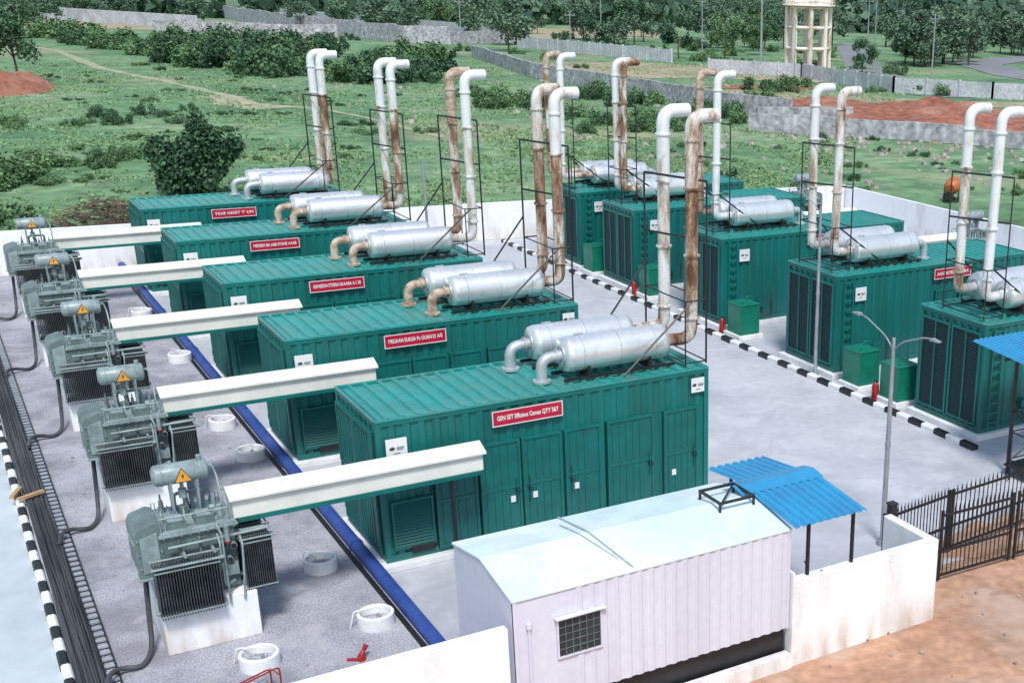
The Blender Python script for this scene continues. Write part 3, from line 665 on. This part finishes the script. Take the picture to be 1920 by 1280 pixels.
for (a,b,c,d) in ((0,.04,0,.68),(.66,.70,0,.68),(.04,.66,0,.04),(.04,.66,.64,.68)):
    m.box(a,b,c,d,.18,.22)
for (a,c) in ((0,0),(.66,0),(0,.64),(.66,.64)): m.box(a+.003,a+.037,c+.003,c+.037,0,.18)
m.bar((.05,.02,.2),(.66,.64,.2),.03)
thing('black_steel_stand','black steel angle stand on the cabin roof','steel stand',(3.7,-6.2,2.64),mesh=m.build('stand',[black]))
cp=thing('blue_canopy','blue corrugated gable canopy on black posts','canopy',(4.5,-7.15,0))
m=MB()
def slope(m,x0,x1,ya,za,yb,zb,mi=0,per=.16,dep=.03):
    v=Vector((0,yb-ya,zb-za));n=Vector((1,0,0)).cross(v).normalized()
    if n.z<0:n=-n
    m.corr((x0,ya,za),(1,0,0),x1-x0,v,n,per,dep,mi)
slope(m,0,1.48,-.1,2.62,1.5,2.80);slope(m,.1,1.32,1.5,2.80,2.85,2.64)
m.prism([(1.2,2.79),(1.5,2.85),(1.8,2.79),(1.8,2.78),(1.5,2.84),(1.2,2.78)],'x',-.2,1.5)
part('canopy_sheet',m.build('canopy_sheet',[bluesheet]),cp)
m=MB()
for (x,y) in ((.42,.12),(1.35,.12),(1.25,2.65),(.5,2.65)): m.box(x-.025,x+.025,y-.025,y+.025,0,2.6)
for y,z in ((.12,2.58),(2.65,2.6)): m.box(.3,1.4,y-.02,y+.02,z-.05,z-.01)
for x in (.42,1.35): m.bar((x,.1,2.58),(x,1.5,2.75),.03);m.bar((x,1.5,2.75),(x-.05,2.65,2.58),.03)
part('posts',m.build('posts',[black]),cp)
m=MB()
for z in (.55,1.0,1.45): m.bar((.45,.14,z+.25),(1.3,1.4,z-.35),.025)
m.box(.7,.74,.1,.14,0,1.6);m.box(1.1,1.14,.6,.64,0,1.3)
part('stair_railing',m.build('stair_railing',[black]),cp)
# ------------------------------------------------------------------ gate + fence
def barfence(name,a,b,h,label,n,spikes=True):
    a=Vector((*a,0));b=Vector((*b,0));d=b-a;ln=d.length;g=thing(name,label,'gate' if 'gate' in name else 'fence',a,math.atan2(d.y,d.x),group='black steel gate and fence')
    m=MB()
    for x in (0,ln-.05): m.box(x,x+.05,-.025,.025,.03,h+.05)
    for z in (.1,h*.42,h-.08): m.box(.05,ln-.05,-.02,.02,z,z+.045)
    part('frame',m.build('frame',[black]),g)
    m=MB()
    for k in range(1,n):
        x=ln*k/n;m.tube([(x,-.001,.1),(x,-.001,h)],.012,6)
        if spikes: m.tube([(x,0,h),(x,0,h+.14)],[.02,.002],6)
    part('bars',m.build('bars',[black]),g)
barfence('entrance_gate',(8.85,-6.0),(10.75,-6.05),1.45,'black barred steel entrance gate on orange dirt',17)
barfence('entrance_gate',(10.85,-6.05),(12.9,-6.1),1.45,'black barred steel entrance gate on orange dirt',17)
barfence('steel_fence',(7.95,-5.35),(9.9,-5.1),1.35,'black spiked steel fence beside the yard',20)
barfence('steel_fence',(9.95,-5.1),(12.6,-4.9),1.35,'black spiked steel fence beside the yard',20)
m=MB();m.box(-.07,.07,-.07,.07,0,1.7);m.box(-.085,.085,-.085,.085,1.7,1.73);thing('gate_post','black steel gate post beside white wall','post',(7.93,-5.6,0),mesh=m.build('gate_post',[black]))
# ------------------------------------------------------------------ street lamps
def lamp(x,y,h,arms,rz,label):
    o=thing('street_lamp',label,'street lamp',(x,y,0),rz,group='street lamps')
    m=MB();m.tube([(0,0,0),(0,0,.12)],.11,12);m.tube([(0,0,0),(0,0,h*.5),(0,0,h)],[.06,.05,.035],12);m.tube([(0,0,h*.5-.04),(0,0,h*.5+.04)],.06,12)
    part('pole',m.build('pole',[lampm]),o)
    for s in arms:
        m=MB();m.tube(fillet([(0,0,h-.25),(s*.25,0,h-.02),(s*.9,0,h+.22),(s*1.1,0,h+.24)],.2,5),.016,8)
        ar=part('arm',m.build('arm',[lampm]),o)
        m=MB();m.prism([(0,0),(.24*s,.01),(.24*s,.03),(.05*s,.055),(0,.045)] if s>0 else [(0,.045),(.05*s,.055),(.24*s,.03),(.24*s,.01),(0,0)],'y',-.05,.05)
        part('lamp_head',m.build('lamp_head',[lampm]),ar,(s*1.08,0,h+.21))
lamp(9.0,-4.1,4.45,(1,-1),math.pi/2,'grey double-arm street lamp beside the gate')
lamp(14.8,6.3,5.05,(1,),math.pi/2,'thin grey street lamp by the striped kerb')
lamp(8.25,20.6,5.0,(1,),-.6,'grey single-arm street lamp behind exhaust stacks')
# ------------------------------------------------------------------ green tanks, extinguishers, canopy
for (x,y) in ((15.02,2.75),(15.0,4.45),(15.0,10.75),(15.05,17.0),(15.05,21.6)):
    o=thing('green_fuel_tank','square green steel tank on white concrete pad','tank',(x,y,0),group='green fuel tanks')
    def mk():
        m=MB();m.box(0,.74,0,.78,.15,1.12);m.box(-.02,.76,-.02,.80,1.12,1.15)
        for q in (.02,.68): m.box(q,q+.04,-.015,0,.18,1.1)
        m.box(.28,.48,-.012,0,.5,.75);return m.build('tank_body',[tankgreen])
    part('tank_body',cached('gtank',mk),o,bev=.01)
    def mk2():
        m=MB();m.box(-.1,.84,-.1,.88,0,.149);return m.build('pad',[white])
    part('pad',cached('gpad',mk2),o,bev=.01)
    def mk3():
        m=MB();m.tube([(.2,.2,1.15),(.2,.2,1.22)],.05,12);m.tube(fillet([(.6,.6,1.15),(.6,.6,1.26),(.82,.6,1.26),(.82,.6,.3)],.05),.018,8);return m.build('filler_cap',[tankgreen])
    part('filler_cap',cached('gcap',mk3),o)
for (x,y) in ((14.92,3.6),(14.92,11.75),(14.92,17.9)):
    o=thing('fire_extinguisher','red fire extinguisher standing beside green tank','fire extinguisher',(x,y-.0,0.0),group='fire extinguishers')
    m=MB();m.tube([(0,0,0),(0,0,.02),(0,0,.42),(0,0,.5),(0,0,.54)],[.085,.095,.095,.06,.03],14);part('cylinder',m.build('cyl',[redp]),o)
    m=MB();m.box(-.03,.07,-.012,.012,.54,.58);m.tube(fillet([(.0,0,.54),(.12,0,.52),(.13,0,.2)],.05),.012,6);part('valve_and_hose',m.build('vh',[black]),o)
oc=thing('blue_canopy','blue sheet canopy over black steel stairs','canopy',(13.7,-3.6,0))
m=MB();slope(m,-.05,3.6,0,2.95,2.15,3.12);part('canopy_sheet',m.build('canopy_sheet',[bluesheet]),oc)
m=MB()
for (x,y) in ((.5,1.15),(3.4,1.15),(.5,.1),(3.4,.1)): m.box(x-.035,x+.035,y-.035,y+.035,0,2.95)
for y in (.1,1.15): m.box(.1,3.5,y-.02,y+.02,2.86,2.92)
part('posts',m.build('posts',[black]),oc)
m=MB()
for z in (.35,1.05,1.6): m.bar((.5,1.1,z),(.5,.15,z),.03);m.bar((.5,1.15,z),(3.4,1.15,z),.03)
m.bar((.5,1.1,.35),(3.4,1.1,1.7),.04);m.bar((.5,1.1,1.6),(1.8,1.1,.35),.03);m.bar((.1,.7,.05),(.5,1.1,1.0),.03)
m.box(.3,3.4,.15,1.1,.25,.3)
part('stair_frame',m.build('stair_frame',[black]),oc)
for (x,y,r) in ((-5.35,7.1,.5),(-5.6,7.4,1.2)):
    m=MB();m.box(-.28,.28,-.045,.045,0,.06);thing('timber_offcut','short raw timber offcut lying on cables','timber',(x,y,.18),r,mesh=m.build('timber',[wood]),group='timber offcuts')
m=MB();m.tube(fillet([(-.35,0,0),(-.35,0,.45),(.35,0,.5),(.35,0,0)],.08),.014,8);m.tube(fillet([(-.35,.3,0),(-.35,.3,.3),(.35,.3,.35),(.35,.3,0)],.08),.014,8);m.bar((-.35,0,.3),(-.35,.3,.3),.02);m.bar((.35,0,.35),(.35,.3,.35),.02);m.tube([(.1,.1,.1),(.1,.1,.35)],.08,12,1)
thing('red_pipe_stand','small red tubular pump stand on gravel','stand',(-3.15,-3.6,0),.3,mesh=m.build('stand',[redp,galvdull]))
m=MB();m.tube([(0,0,0),(.02,0,.1),(.05,.02,.16)],[.08,.06,.03],10);m.tube([(.05,.02,.15),(.12,.05,.24)],[.03,.05],8);m.tube([(-.05,0,.03),(-.2,.1,.02)],.03,8)
thing('maroon_rag','crumpled maroon rag lying on grey gravel','rag',(-1.45,-3.1,0),mesh=m.build('rag',[redp]))
# faded orange site mixer in the field
mx_=thing('concrete_mixer','faded orange concrete mixer standing on scrub grass','concrete mixer',(41,29.5,-.03),.6)
m=MB();m.tube([(-.5,0,.75),(-.35,0,.8),(.1,0,.95),(.45,0,1.15)],[.25,.42,.42,.24],18);part('mixer_drum',m.build('mixer_drum',[orange]),mx_)
m=MB();m.bar((-.6,-.35,.1),(.6,-.35,.1),.06);m.bar((-.6,.35,.1),(.6,.35,.1),.06);m.bar((-.3,-.4,.1),(-.2,-.4,.8),.06);m.bar((-.3,.4,.1),(-.2,.4,.8),.06);m.bar((-.6,-.35,.1),(-.6,.35,.1),.06);m.box(-.85,-.55,-.2,.2,.15,.6)
part('chassis',m.build('chassis',[black]),mx_)
for s in (-.45,.45):
    m=MB();m.tube([(.1,s-.05,.2),(.1,s+.05,.2)],.2,16);part('wheel',m.build('wheel',[rubber]),mx_)
m=MB();rs=random.Random(8)
for _ in range(260):
    x,y=rs.uniform(-4.7,-.6),rs.uniform(-5,28);s=rs.uniform(.012,.04)
    if rs.random()<.25:x,y=rs.uniform(5,14),rs.uniform(-12,-6)
    m.add([(x+s*a*rs.uniform(.6,1.3),y+s*b*rs.uniform(.6,1.3),.0+s*(c+1)*.5) for a,b,c in ((-1,-1,-1),(1,-1,-1),(1,1,-1),(-1,1,-1),(-.7,-.7,1),(.7,-.7,1),(.7,.7,1),(-.7,.7,1))],
        [(3,2,1,0),(4,5,6,7),(0,1,5,4),(1,2,6,5),(2,3,7,6),(3,0,4,7)])
o=bpy.data.objects.new('loose_stones',m.build('loose_stones',[rockm]));COL.objects.link(o);o["kind"]="stuff"
# ------------------------------------------------------------------ far setting
wl='weathered grey block wall crossing the scrubland'
g='field walls'
wall('field_wall',[(58,384),(66,359),(64,257),(69,204),(76,201)],3.0,.5,stone,wl,group=g,ragged=.06)
wall('field_wall',[(78,330),(93,208)],2.6,.5,sheetfence,wl,group=g)
wall('field_wall',[(76,201),(93,208)],2.2,.5,stone,wl,group=g,ragged=.06)
wall('field_wall',[(66,165),(57,123),(57,105),(57,78),(59,71)],1.7,.35,stone,wl,group=g,ragged=.05)
wall('field_wall',[(50,64),(52,61),(58,54),(64,44),(70,36)],1.3,.4,stone,'rough grey stone retaining wall below red soil',group=g,ragged=.1)
wall('field_wall',[(54,69),(62,66)],1.3,.4,stone,wl,group=g,ragged=.05)
wall('sheet_fence',[(84,190),(90,147)],1.9,.15,sheetfence,'long pale corrugated sheet fence on scrubland',cat='fence',group='sheet fences',pil=3)
wall('sheet_fence',[(85,128),(92,116),(88,92),(94,82),(101,74)],1.7,.15,sheetfence,'long pale corrugated sheet fence beside the road',cat='fence',group='sheet fences',pil=3)
wall('field_wall',[(18,330),(34,290),(46,262)],2.6,.4,sheetfence,wl,group=g)
wall('field_wall',[(36,250),(52,232),(64,228)],2.2,.4,stone,wl,group=g,ragged=.08)
wt=thing('water_tower','weathered cream concrete water tower on tall columns','water tower',(100.6,126.8,0));wt.scale=(1,1,.93)
m=MB()
for k in range(8):
    a=2*math.pi*(k+.35)/8;x,y=3.0*math.cos(a),3.0*math.sin(a);m.box(x-.24,x+.24,y-.24,y+.24,0,9.2)
part('columns',m.build('columns',[towerp]),wt)
m=MB()
for z in (.0,3.1,6.1,9.0):
    for k in range(8):
        a=2*math.pi*(k+.35)/8;b=2*math.pi*(k+1.35)/8
        m.tube([(3.0*math.cos(a),3.0*math.sin(a),z+.2),(3.0*math.cos(b),3.0*math.sin(b),z+.2)],.27,4)
    if z in(3.1,): m.tube([(-3.0,0,z+.2),(3.0,0,z+.2)],.2,4);m.tube([(0,-3,z+.2),(0,3,z+.2)],.2,4)
part('ring_beams',m.build('ring_beams',[towerp]),wt)
m=MB();m.tube([(0,0,9.4),(0,0,9.55),(0,0,9.56),(0,0,13.2),(0,0,13.9),(0,0,14.3)],[3.7,3.7,3.3,3.3,2.2,.1],32);part('tank_drum',m.build('tank_drum',[towerp]),wt)
m=MB()
for z in (9.9,10.5):
    m.tube([(3.65*math.cos(2*math.pi*k/24),3.65*math.sin(2*math.pi*k/24),z) for k in range(25)],.04,5)
for k in range(24): m.bar((3.65*math.cos(2*math.pi*k/24),3.65*math.sin(2*math.pi*k/24),9.5),(3.65*math.cos(2*math.pi*k/24),3.65*math.sin(2*math.pi*k/24),10.5),.05)
part('gallery_railing',m.build('gallery_railing',[towerp]),wt)
for (x,y,h,w) in ((95.5,131,16,.18),(98,97,8.5,.12),(117,134,10,.12),(152,176,10,.13),(131,95,9,.12),(88,112,7.5,.09),(108,168,9,.12),(75,150,7,.09),(70,180,8,.12),(100,190,9,.12)):
    o=thing('utility_pole','slender grey utility pole with crossarm','utility pole',(x,y,0),group='utility poles')
    m=MB();m.tube([(0,0,0),(0,0,h)],[w,w*.6],8);part('pole',m.build('p',[lampm]),o)
    m=MB();m.box(-.8,.8,-.05,.05,h-.6,h-.5)
    for q in (-.7,0,.7): m.tube([(q,0,h-.5),(q,0,h-.25)],.06,6)
    part('crossarm',m.build('c',[lampm]),o)
def wire(a,b,sag,r=.03):
    m=MB();A=Vector(a);B=Vector(b);m.tube([A.lerp(B,t/12)-Vector((0,0,sag*4*(t/12)*(1-t/12))) for t in range(13)],r,5)
    thing('overhead_wire','thin overhead wire strung between utility poles','wire',mesh=m.build('wire',[black]),group='overhead wires')
wire((98,97,8),(117,134,9.5),.8);wire((117,134,9.5),(152,176,9.5),.8);wire((98,97,8),(131,95,8.5),.8);wire((98,97,7.6),(134,60,8.5),1)
# ------------------------------------------------------------------ vegetation
def leafcloud(seed,n,blobs,size,mat,name,squash=1.):
    r=np.random.RandomState(seed);bl=np.array(blobs);w=bl[:,3]**2;w/=w.sum()
    k=r.choice(len(bl),n,p=w);d=r.normal(size=(n,3));d/=np.linalg.norm(d,axis=1)[:,None]
    rad=bl[k,3]*(r.uniform(.35,1.0,n)**.6)*(1+.22*r.normal(size=n))
    c=bl[k,:3]+d*rad[:,None]*np.array([1,1,squash]);c[:,2]=np.maximum(c[:,2],.02)
    nn=d*.6+r.normal(size=(n,3))*.6;nn[:,2]+=.3;nn/=np.linalg.norm(nn,axis=1)[:,None]
    a=np.cross(nn,r.normal(size=(n,3)));a/=np.linalg.norm(a,axis=1)[:,None];b=np.cross(nn,a)
    s=size*r.uniform(.5,1.4,n)[:,None]
    v=np.stack([c-a*s*.5-b*s*.25,c+a*s*.1-b*s*.55,c+a*s*.6+b*s*.1,c-a*s*.1+b*s*.5],1).reshape(-1,3)
    me=bpy.data.meshes.new(name);me.from_pydata(v.tolist(),[],[(4*i,4*i+1,4*i+2,4*i+3) for i in range(n)]);me.materials.append(mat);return me
def bush_blobs(seed,k=9):
    r=random.Random(seed);return [(r.uniform(-.95,.95),r.uniform(-.8,.8),r.uniform(.05,.7)*r.uniform(.5,1),r.uniform(.15,.40)) for _ in range(k)]
def tree_blobs(seed,k=10):
    r=random.Random(seed);o=[]
    for _ in range(k):
        z=r.uniform(.32,.9);q=.30*(1-abs(z-.6)*1.2);a=r.uniform(0,6.28);o.append((q*math.cos(a),q*math.sin(a),z,r.uniform(.09,.18)))
    return o
bushM=[leafcloud(i,2000,bush_blobs(i,8+i),.085,leafA if i%2 else leafB,'foliage') for i in range(7)]
lightbush=[leafcloud(60+i,2600,bush_blobs(60+i,12),.075,leafB,'foliage') for i in range(2)]
crownM=[leafcloud(20+i,2600,tree_blobs(20+i),.036,leafA if i%3 else leafB,'crown') for i in range(5)]
farM=[leafcloud(40+i,1300,tree_blobs(40+i,12),.05,leafC,'crown') for i in range(5)]
def trunk_mesh(seed):
    r=random.Random(seed);m=MB();m.tube([(0,0,-.01),(.01,0,.2),(.0,.01,.42),(.02,0,.6)],[.022,.016,.012,.006],8)
    for k in range(5):
        a=r.uniform(0,6.28);z=r.uniform(.25,.5);m.tube([(0,0,z),(.1*math.cos(a),.1*math.sin(a),z+.12),(.22*math.cos(a),.22*math.sin(a),z+.25)],[.01,.007,.002],6)
    return m.build('trunk',[bark])
trunkM=[trunk_mesh(i) for i in range(4)]
def tree(x,y,h,far=False,label='leafy green tree on the scrubland',wide=1.):
    o=thing('tree',label,'tree',(x,y,-.03),rnd.uniform(0,6.28),group='field trees')
    cr=part('crown',rnd.choice(farM if far else crownM),o);cr.scale=(h*wide,h*wide,h)
    tr=part('trunk',rnd.choice(trunkM),o);tr.scale=(h,h,h)
def pathdist(x,y):
    p=Vector((x,y));d=1e9
    for i in range(len(PATH)-1):
        A=Vector(PATH[i]);B=Vector(PATH[i+1]);t=max(0,min(1,(p-A).dot(B-A)/(B-A).length_squared));d=min(d,(A.lerp(B,t)-p).length)
    return d
def bush(x,y,h,w=None,label='dense dark green shrub on the grass field',ms=None):
    if pathdist(x,y)<h*1.3+1.5 and y>80: return
    o=thing('shrub',label,'shrub',(x,y,-.03),rnd.uniform(0,6.28),group='field shrubs',mesh=rnd.choice(ms or bushM));w=w or h*1.1
    o.scale=(w*rnd.uniform(.7,1.4),w*rnd.uniform(.7,1.3),h)
def belt(pts,n,h0,h1,jit,fn=bush,**k):
    P=[Vector(p) for p in pts];seg=[(P[i+1]-P[i]).length for i in range(len(P)-1)];T=sum(seg)
    for j in range(n):
        t=(j+rnd.random())/n*T;i=0
        while i<len(seg)-1 and t>seg[i]: t-=seg[i];i+=1
        p=P[i].lerp(P[i+1],t/seg[i]);fn(p.x+rnd.uniform(-jit,jit),p.y+rnd.uniform(-jit,jit)*1.6,rnd.uniform(h0,h1),**k)
big=thing('large_bush','big dense round bush with dark glossy leaves','bush',(5.7,47.4,-.03))
part('foliage',leafcloud(77,11000,[(rnd.uniform(-1.75,1.75),rnd.uniform(-1.3,1.3),rnd.uniform(.7,3.1),rnd.uniform(.4,.85)) for _ in range(24)]+[(0,0,1.7,1.3),(.2,0,3.6,.6)],.17,leafA,'foliage'),big)
part('trunk',trunkM[0],big).scale=(4,4,4)
belt([(20,195),(26,175),(27,150),(31,137),(39,125),(45,119)],44,1.8,3.9,3.5)
belt([(8,225),(30,195),(46,165),(54,140)],26,2.2,4.6,5)
belt([(-6,140),(3,185),(14,200)],10,1.4,2.6,4)
belt([(42,104),(40,90),(40,78)],14,.9,1.9,2.4)
belt([(50,98),(52,88),(54,76),(50,72)],18,.9,2.1,2)
belt([(38,70),(44,69),(50,74)],14,.7,1.6,1.8)
belt([(-9,37),(-5,38.5),(-3.4,37.5)],12,1.3,2.3,1.0,label='light green leafy shrub beside the boundary wall',ms=lightbush)
belt([(-7,50),(-3,54),(-1,60)],10,1.1,2.0,1.8)
belt([(1,62),(5,64),(8,62)],8,.6,1.2,1.6,ms=lightbush)
belt([(-4,84),(6,88),(16,90)],12,.5,1.1,3)
for _ in range(120):
    y=38+130*rnd.random()**1.2;x=rnd.uniform(-3,14)+(y-36)*rnd.uniform(-.02,.40);h=rnd.uniform(.12,.5);bush(x,y,h,h*2.0,label='low scrub clump growing in the grass')
for _ in range(40):
    x,y=rnd.uniform(58,130),rnd.uniform(80,230);bush(x,y,rnd.uniform(.8,2),label='low scrub clump growing in the grass')
for _ in range(55):
    x,y=rnd.uniform(34,66),rnd.uniform(28,60)
    if x+y*1.1>118: continue
    bush(x,y,rnd.uniform(.15,.6),label='low scrub clump growing in the grass')
m=MB();rb=random.Random(12)
for _ in range(700):
    x=rb.gauss(0,1.6);y=rb.gauss(0,.8);z=max(0,1.9-abs(x)*.5-abs(y)*.6)*rb.random();a=rb.uniform(0,6.28);l=rb.uniform(.4,1.1);e=rb.uniform(-.3,.4)
    m.tube([(x,y,z),(x+l*math.cos(a)*.5,y+l*math.sin(a)*.5,z+e*l*.5+.05),(x+l*math.cos(a),y+l*math.sin(a),max(.02,z+e*l))],[.026,.018,.005],4)
thing('brushwood_heap','tangled heap of dry brown brushwood on grass','brushwood',(.2,38.5,-.03),.1,mesh=m.build('brushwood',[brushm]))
tree(4,127,7.5,label='lone bare-trunked tree on the grass slope')
for (x,y,h) in ((97,157,6.5),(105,156,6.5),(112,200,8),(133,188,8),(116,290,8),(105,287,8),(106,121,4.6),(125,178,6.5),(118,165,5),(90,172,5.5)): tree(x,y,h,wide=1.15)
def onroad(x,y):
    for (a,b,w) in (((155,188),(112,128),7),((112,128),(92,84),7),((165,150),(128,112),8),((128,112),(124,70),8)):
        A=Vector(a);B=Vector(b);p=Vector((x,y));t=max(0,min(1,(p-A).dot(B-A)/(B-A).length_squared))
        if (A.lerp(B,t)-p).length<w:return True
    return (Vector((x,y))-Vector((99.5,127.5))).length<9
n=0
while n<140:
    y=rnd.uniform(130,420);x=rnd.uniform(.28*y,1.15*y)
    if onroad(x,y) or (x<75 and y<200) or (x<104 and y<165): continue
    tree(x,y,rnd.uniform(4.2,9),far=True,wide=rnd.uniform(.9,1.35));n+=1
n=0
while n<50:
    x,y=rnd.uniform(125,185),rnd.uniform(85,190)
    if onroad(x,y):continue
    tree(x,y,rnd.uniform(4.5,7.5),far=True,wide=1.2);n+=1
n=0
while n<24:
    x,y=rnd.uniform(5,70),rnd.uniform(240,420)
    tree(x,y,rnd.uniform(4,6.5),far=True,wide=1.3);n+=1
r=np.random.RandomState(5);n=70000
dist=360+900*r.uniform(0,1,n)**1.6;ang=r.uniform(math.radians(-12),math.radians(62),n)
ca=np.round(ang*60)/60+r.normal(size=n)*.0045
x=-6+dist*np.sin(ca);y=-22+dist*np.cos(ca);pt=np.sin(x*.023+2*np.sin(y*.011))*np.cos(y*.017+1.5*np.sin(x*.013));kp=pt+.3*r.normal(size=n)>-.25;x=x[kp];y=y[kp];dist=dist[kp];n=len(x)
hh=3+6*np.abs(np.sin(x*.05)*np.cos(y*.043))+2*r.normal(size=n)
z=np.abs(hh)*r.uniform(.1,1,n);c=np.stack([x,y,z],1)
nn=r.normal(size=(n,3));nn[:,2]+=.4;nn/=np.linalg.norm(nn,axis=1)[:,None];a=np.cross(nn,r.normal(size=(n,3)));a/=np.linalg.norm(a,axis=1)[:,None];b=np.cross(nn,a);s=(.8+dist*.002)[:,None]*r.uniform(.5,1.3,n)[:,None]
v=np.stack([c-a*s-b*s*.4,c+a*s*.2-b*s,c+a*s+b*s*.3,c-a*s*.2+b*s],1).reshape(-1,3)
me=bpy.data.meshes.new('far_wood');me.from_pydata(v.tolist(),[],[(4*i,4*i+1,4*i+2,4*i+3) for i in range(n)]);me.materials.append(leafC)
o=bpy.data.objects.new('far_wood',me);COL.objects.link(o);o["kind"]="stuff"
# grass tufts
n=130000;yy=31+125*r.uniform(0,1,n)**1.5;xx=-12+r.uniform(0,1,n)*(yy*.95+14)
pn=np.sin(xx*.31+1.3*np.sin(yy*.21))*np.sin(yy*.27+1.1*np.sin(xx*.17))+.5*np.sin(xx*1.1+yy*.6)*np.sin(yy*.9-xx*.4)
keep=~((xx<32.5)&(yy<33))&(pn+.45*r.normal(size=n)>.1)
pd=np.full(n,1e9)
for i in range(len(PATH)-1):
    A=np.array(PATH[i]);B=np.array(PATH[i+1]);t=np.clip(((xx-A[0])*(B-A)[0]+(yy-A[1])*(B-A)[1])/((B-A)@(B-A)),0,1)
    pd=np.minimum(pd,np.hypot(A[0]+t*(B-A)[0]-xx,A[1]+t*(B-A)[1]-yy))
keep&=pd>.7
xx=xx[keep];yy=yy[keep];n=len(xx)
h=r.uniform(.04,.14,n);w=r.uniform(.03,.08,n);an=r.uniform(0,6.28,n)
dx=np.cos(an)*w;dy=np.sin(an)*w
v=np.stack([np.stack([xx-dx,yy-dy,-.03+0*xx],1),np.stack([xx+dx,yy+dy,-.03+0*xx],1),np.stack([xx+dx*.8+r.normal(size=n)*.1,yy+dy*.8+.05,h*.8],1),np.stack([xx+r.normal(size=n)*.1,yy+r.normal(size=n)*.1,h],1)],1).reshape(-1,3)
me=bpy.data.meshes.new('grass');me.from_pydata(v.tolist(),[],[(4*i,4*i+1,4*i+2,4*i+3) for i in range(n)]);me.materials.append(grassb)
o=bpy.data.objects.new('grass',me);COL.objects.link(o);o["kind"]="stuff"
m=MB()
for _ in range(600):
    x,y=rnd.choice([(rnd.uniform(34,64),rnd.uniform(30,66)),(rnd.uniform(60,110),rnd.uniform(60,140)),(rnd.uniform(24,60),rnd.uniform(60,120)),(rnd.uniform(48,64),rnd.uniform(40,64))])
    s=rnd.uniform(.06,.3)
    m.add([(x+s*a*rnd.uniform(.6,1.2),y+s*b*rnd.uniform(.6,1.2),-.04+s*(c+1)*.5*rnd.uniform(.5,1.1)) for a,b,c in ((-1,-1,-1),(1,-1,-1),(1,1,-1),(-1,1,-1),(-.7,-.7,1),(.7,-.7,1),(.7,.7,1),(-.7,.7,1))],
        [(3,2,1,0),(4,5,6,7),(0,1,5,4),(1,2,6,5),(2,3,7,6),(3,0,4,7)])
o=bpy.data.objects.new('rubble',m.build('rubble',[rockm]));COL.objects.link(o);o["kind"]="stuff"
# ------------------------------------------------------------------ light and sky
SE,SA=math.radians(56),math.radians(200)
w=bpy.data.worlds.new("World");scene.world=w;w.use_nodes=True;nt=w.node_tree
sk=nt.nodes.new('ShaderNodeTexSky');sk.sky_type='NISHITA';sk.sun_disc=False;sk.sun_elevation=SE;sk.sun_rotation=SA;sk.air_density=1.5;sk.dust_density=1.5
nt.links.new(sk.outputs[0],nt.nodes['Background'].inputs[0]);nt.nodes['Background'].inputs[1].default_value=.15
sd=bpy.data.lights.new('sun','SUN');sd.energy=3.3;sd.angle=math.radians(12);sd.color=(1,.975,.93)
so=bpy.data.objects.new('sun',sd);COL.objects.link(so)
sv=Vector((math.sin(SA)*math.cos(SE),math.cos(SA)*math.cos(SE),math.sin(SE)))
so.rotation_euler=sv.to_track_quat('Z','Y').to_euler()
# ------------------------------------------------------------------ camera
y,p,rr=.6192,.3538,.02954
F=Vector((math.sin(y)*math.cos(p),math.cos(y)*math.cos(p),-math.sin(p)));R=Vector((math.cos(y),-math.sin(y),0));U=R.cross(F)
R2=R*math.cos(rr)+U*math.sin(rr);U2=-R*math.sin(rr)+U*math.cos(rr)
cd=bpy.data.cameras.new('camera');co=bpy.data.objects.new('camera',cd);COL.objects.link(co)
mt=Matrix((R2,U2,-F)).transposed().to_4x4();mt.translation=Vector((-6.187,-22.07,10.79));co.matrix_world=mt
cd.sensor_width=36;cd.lens=2314/1920*36;cd.shift_x=-525/1920;cd.shift_y=196/1920;cd.clip_end=6000
scene.camera=co
scene.view_settings.view_transform='Standard';scene.view_settings.look='None';scene.view_settings.exposure=0
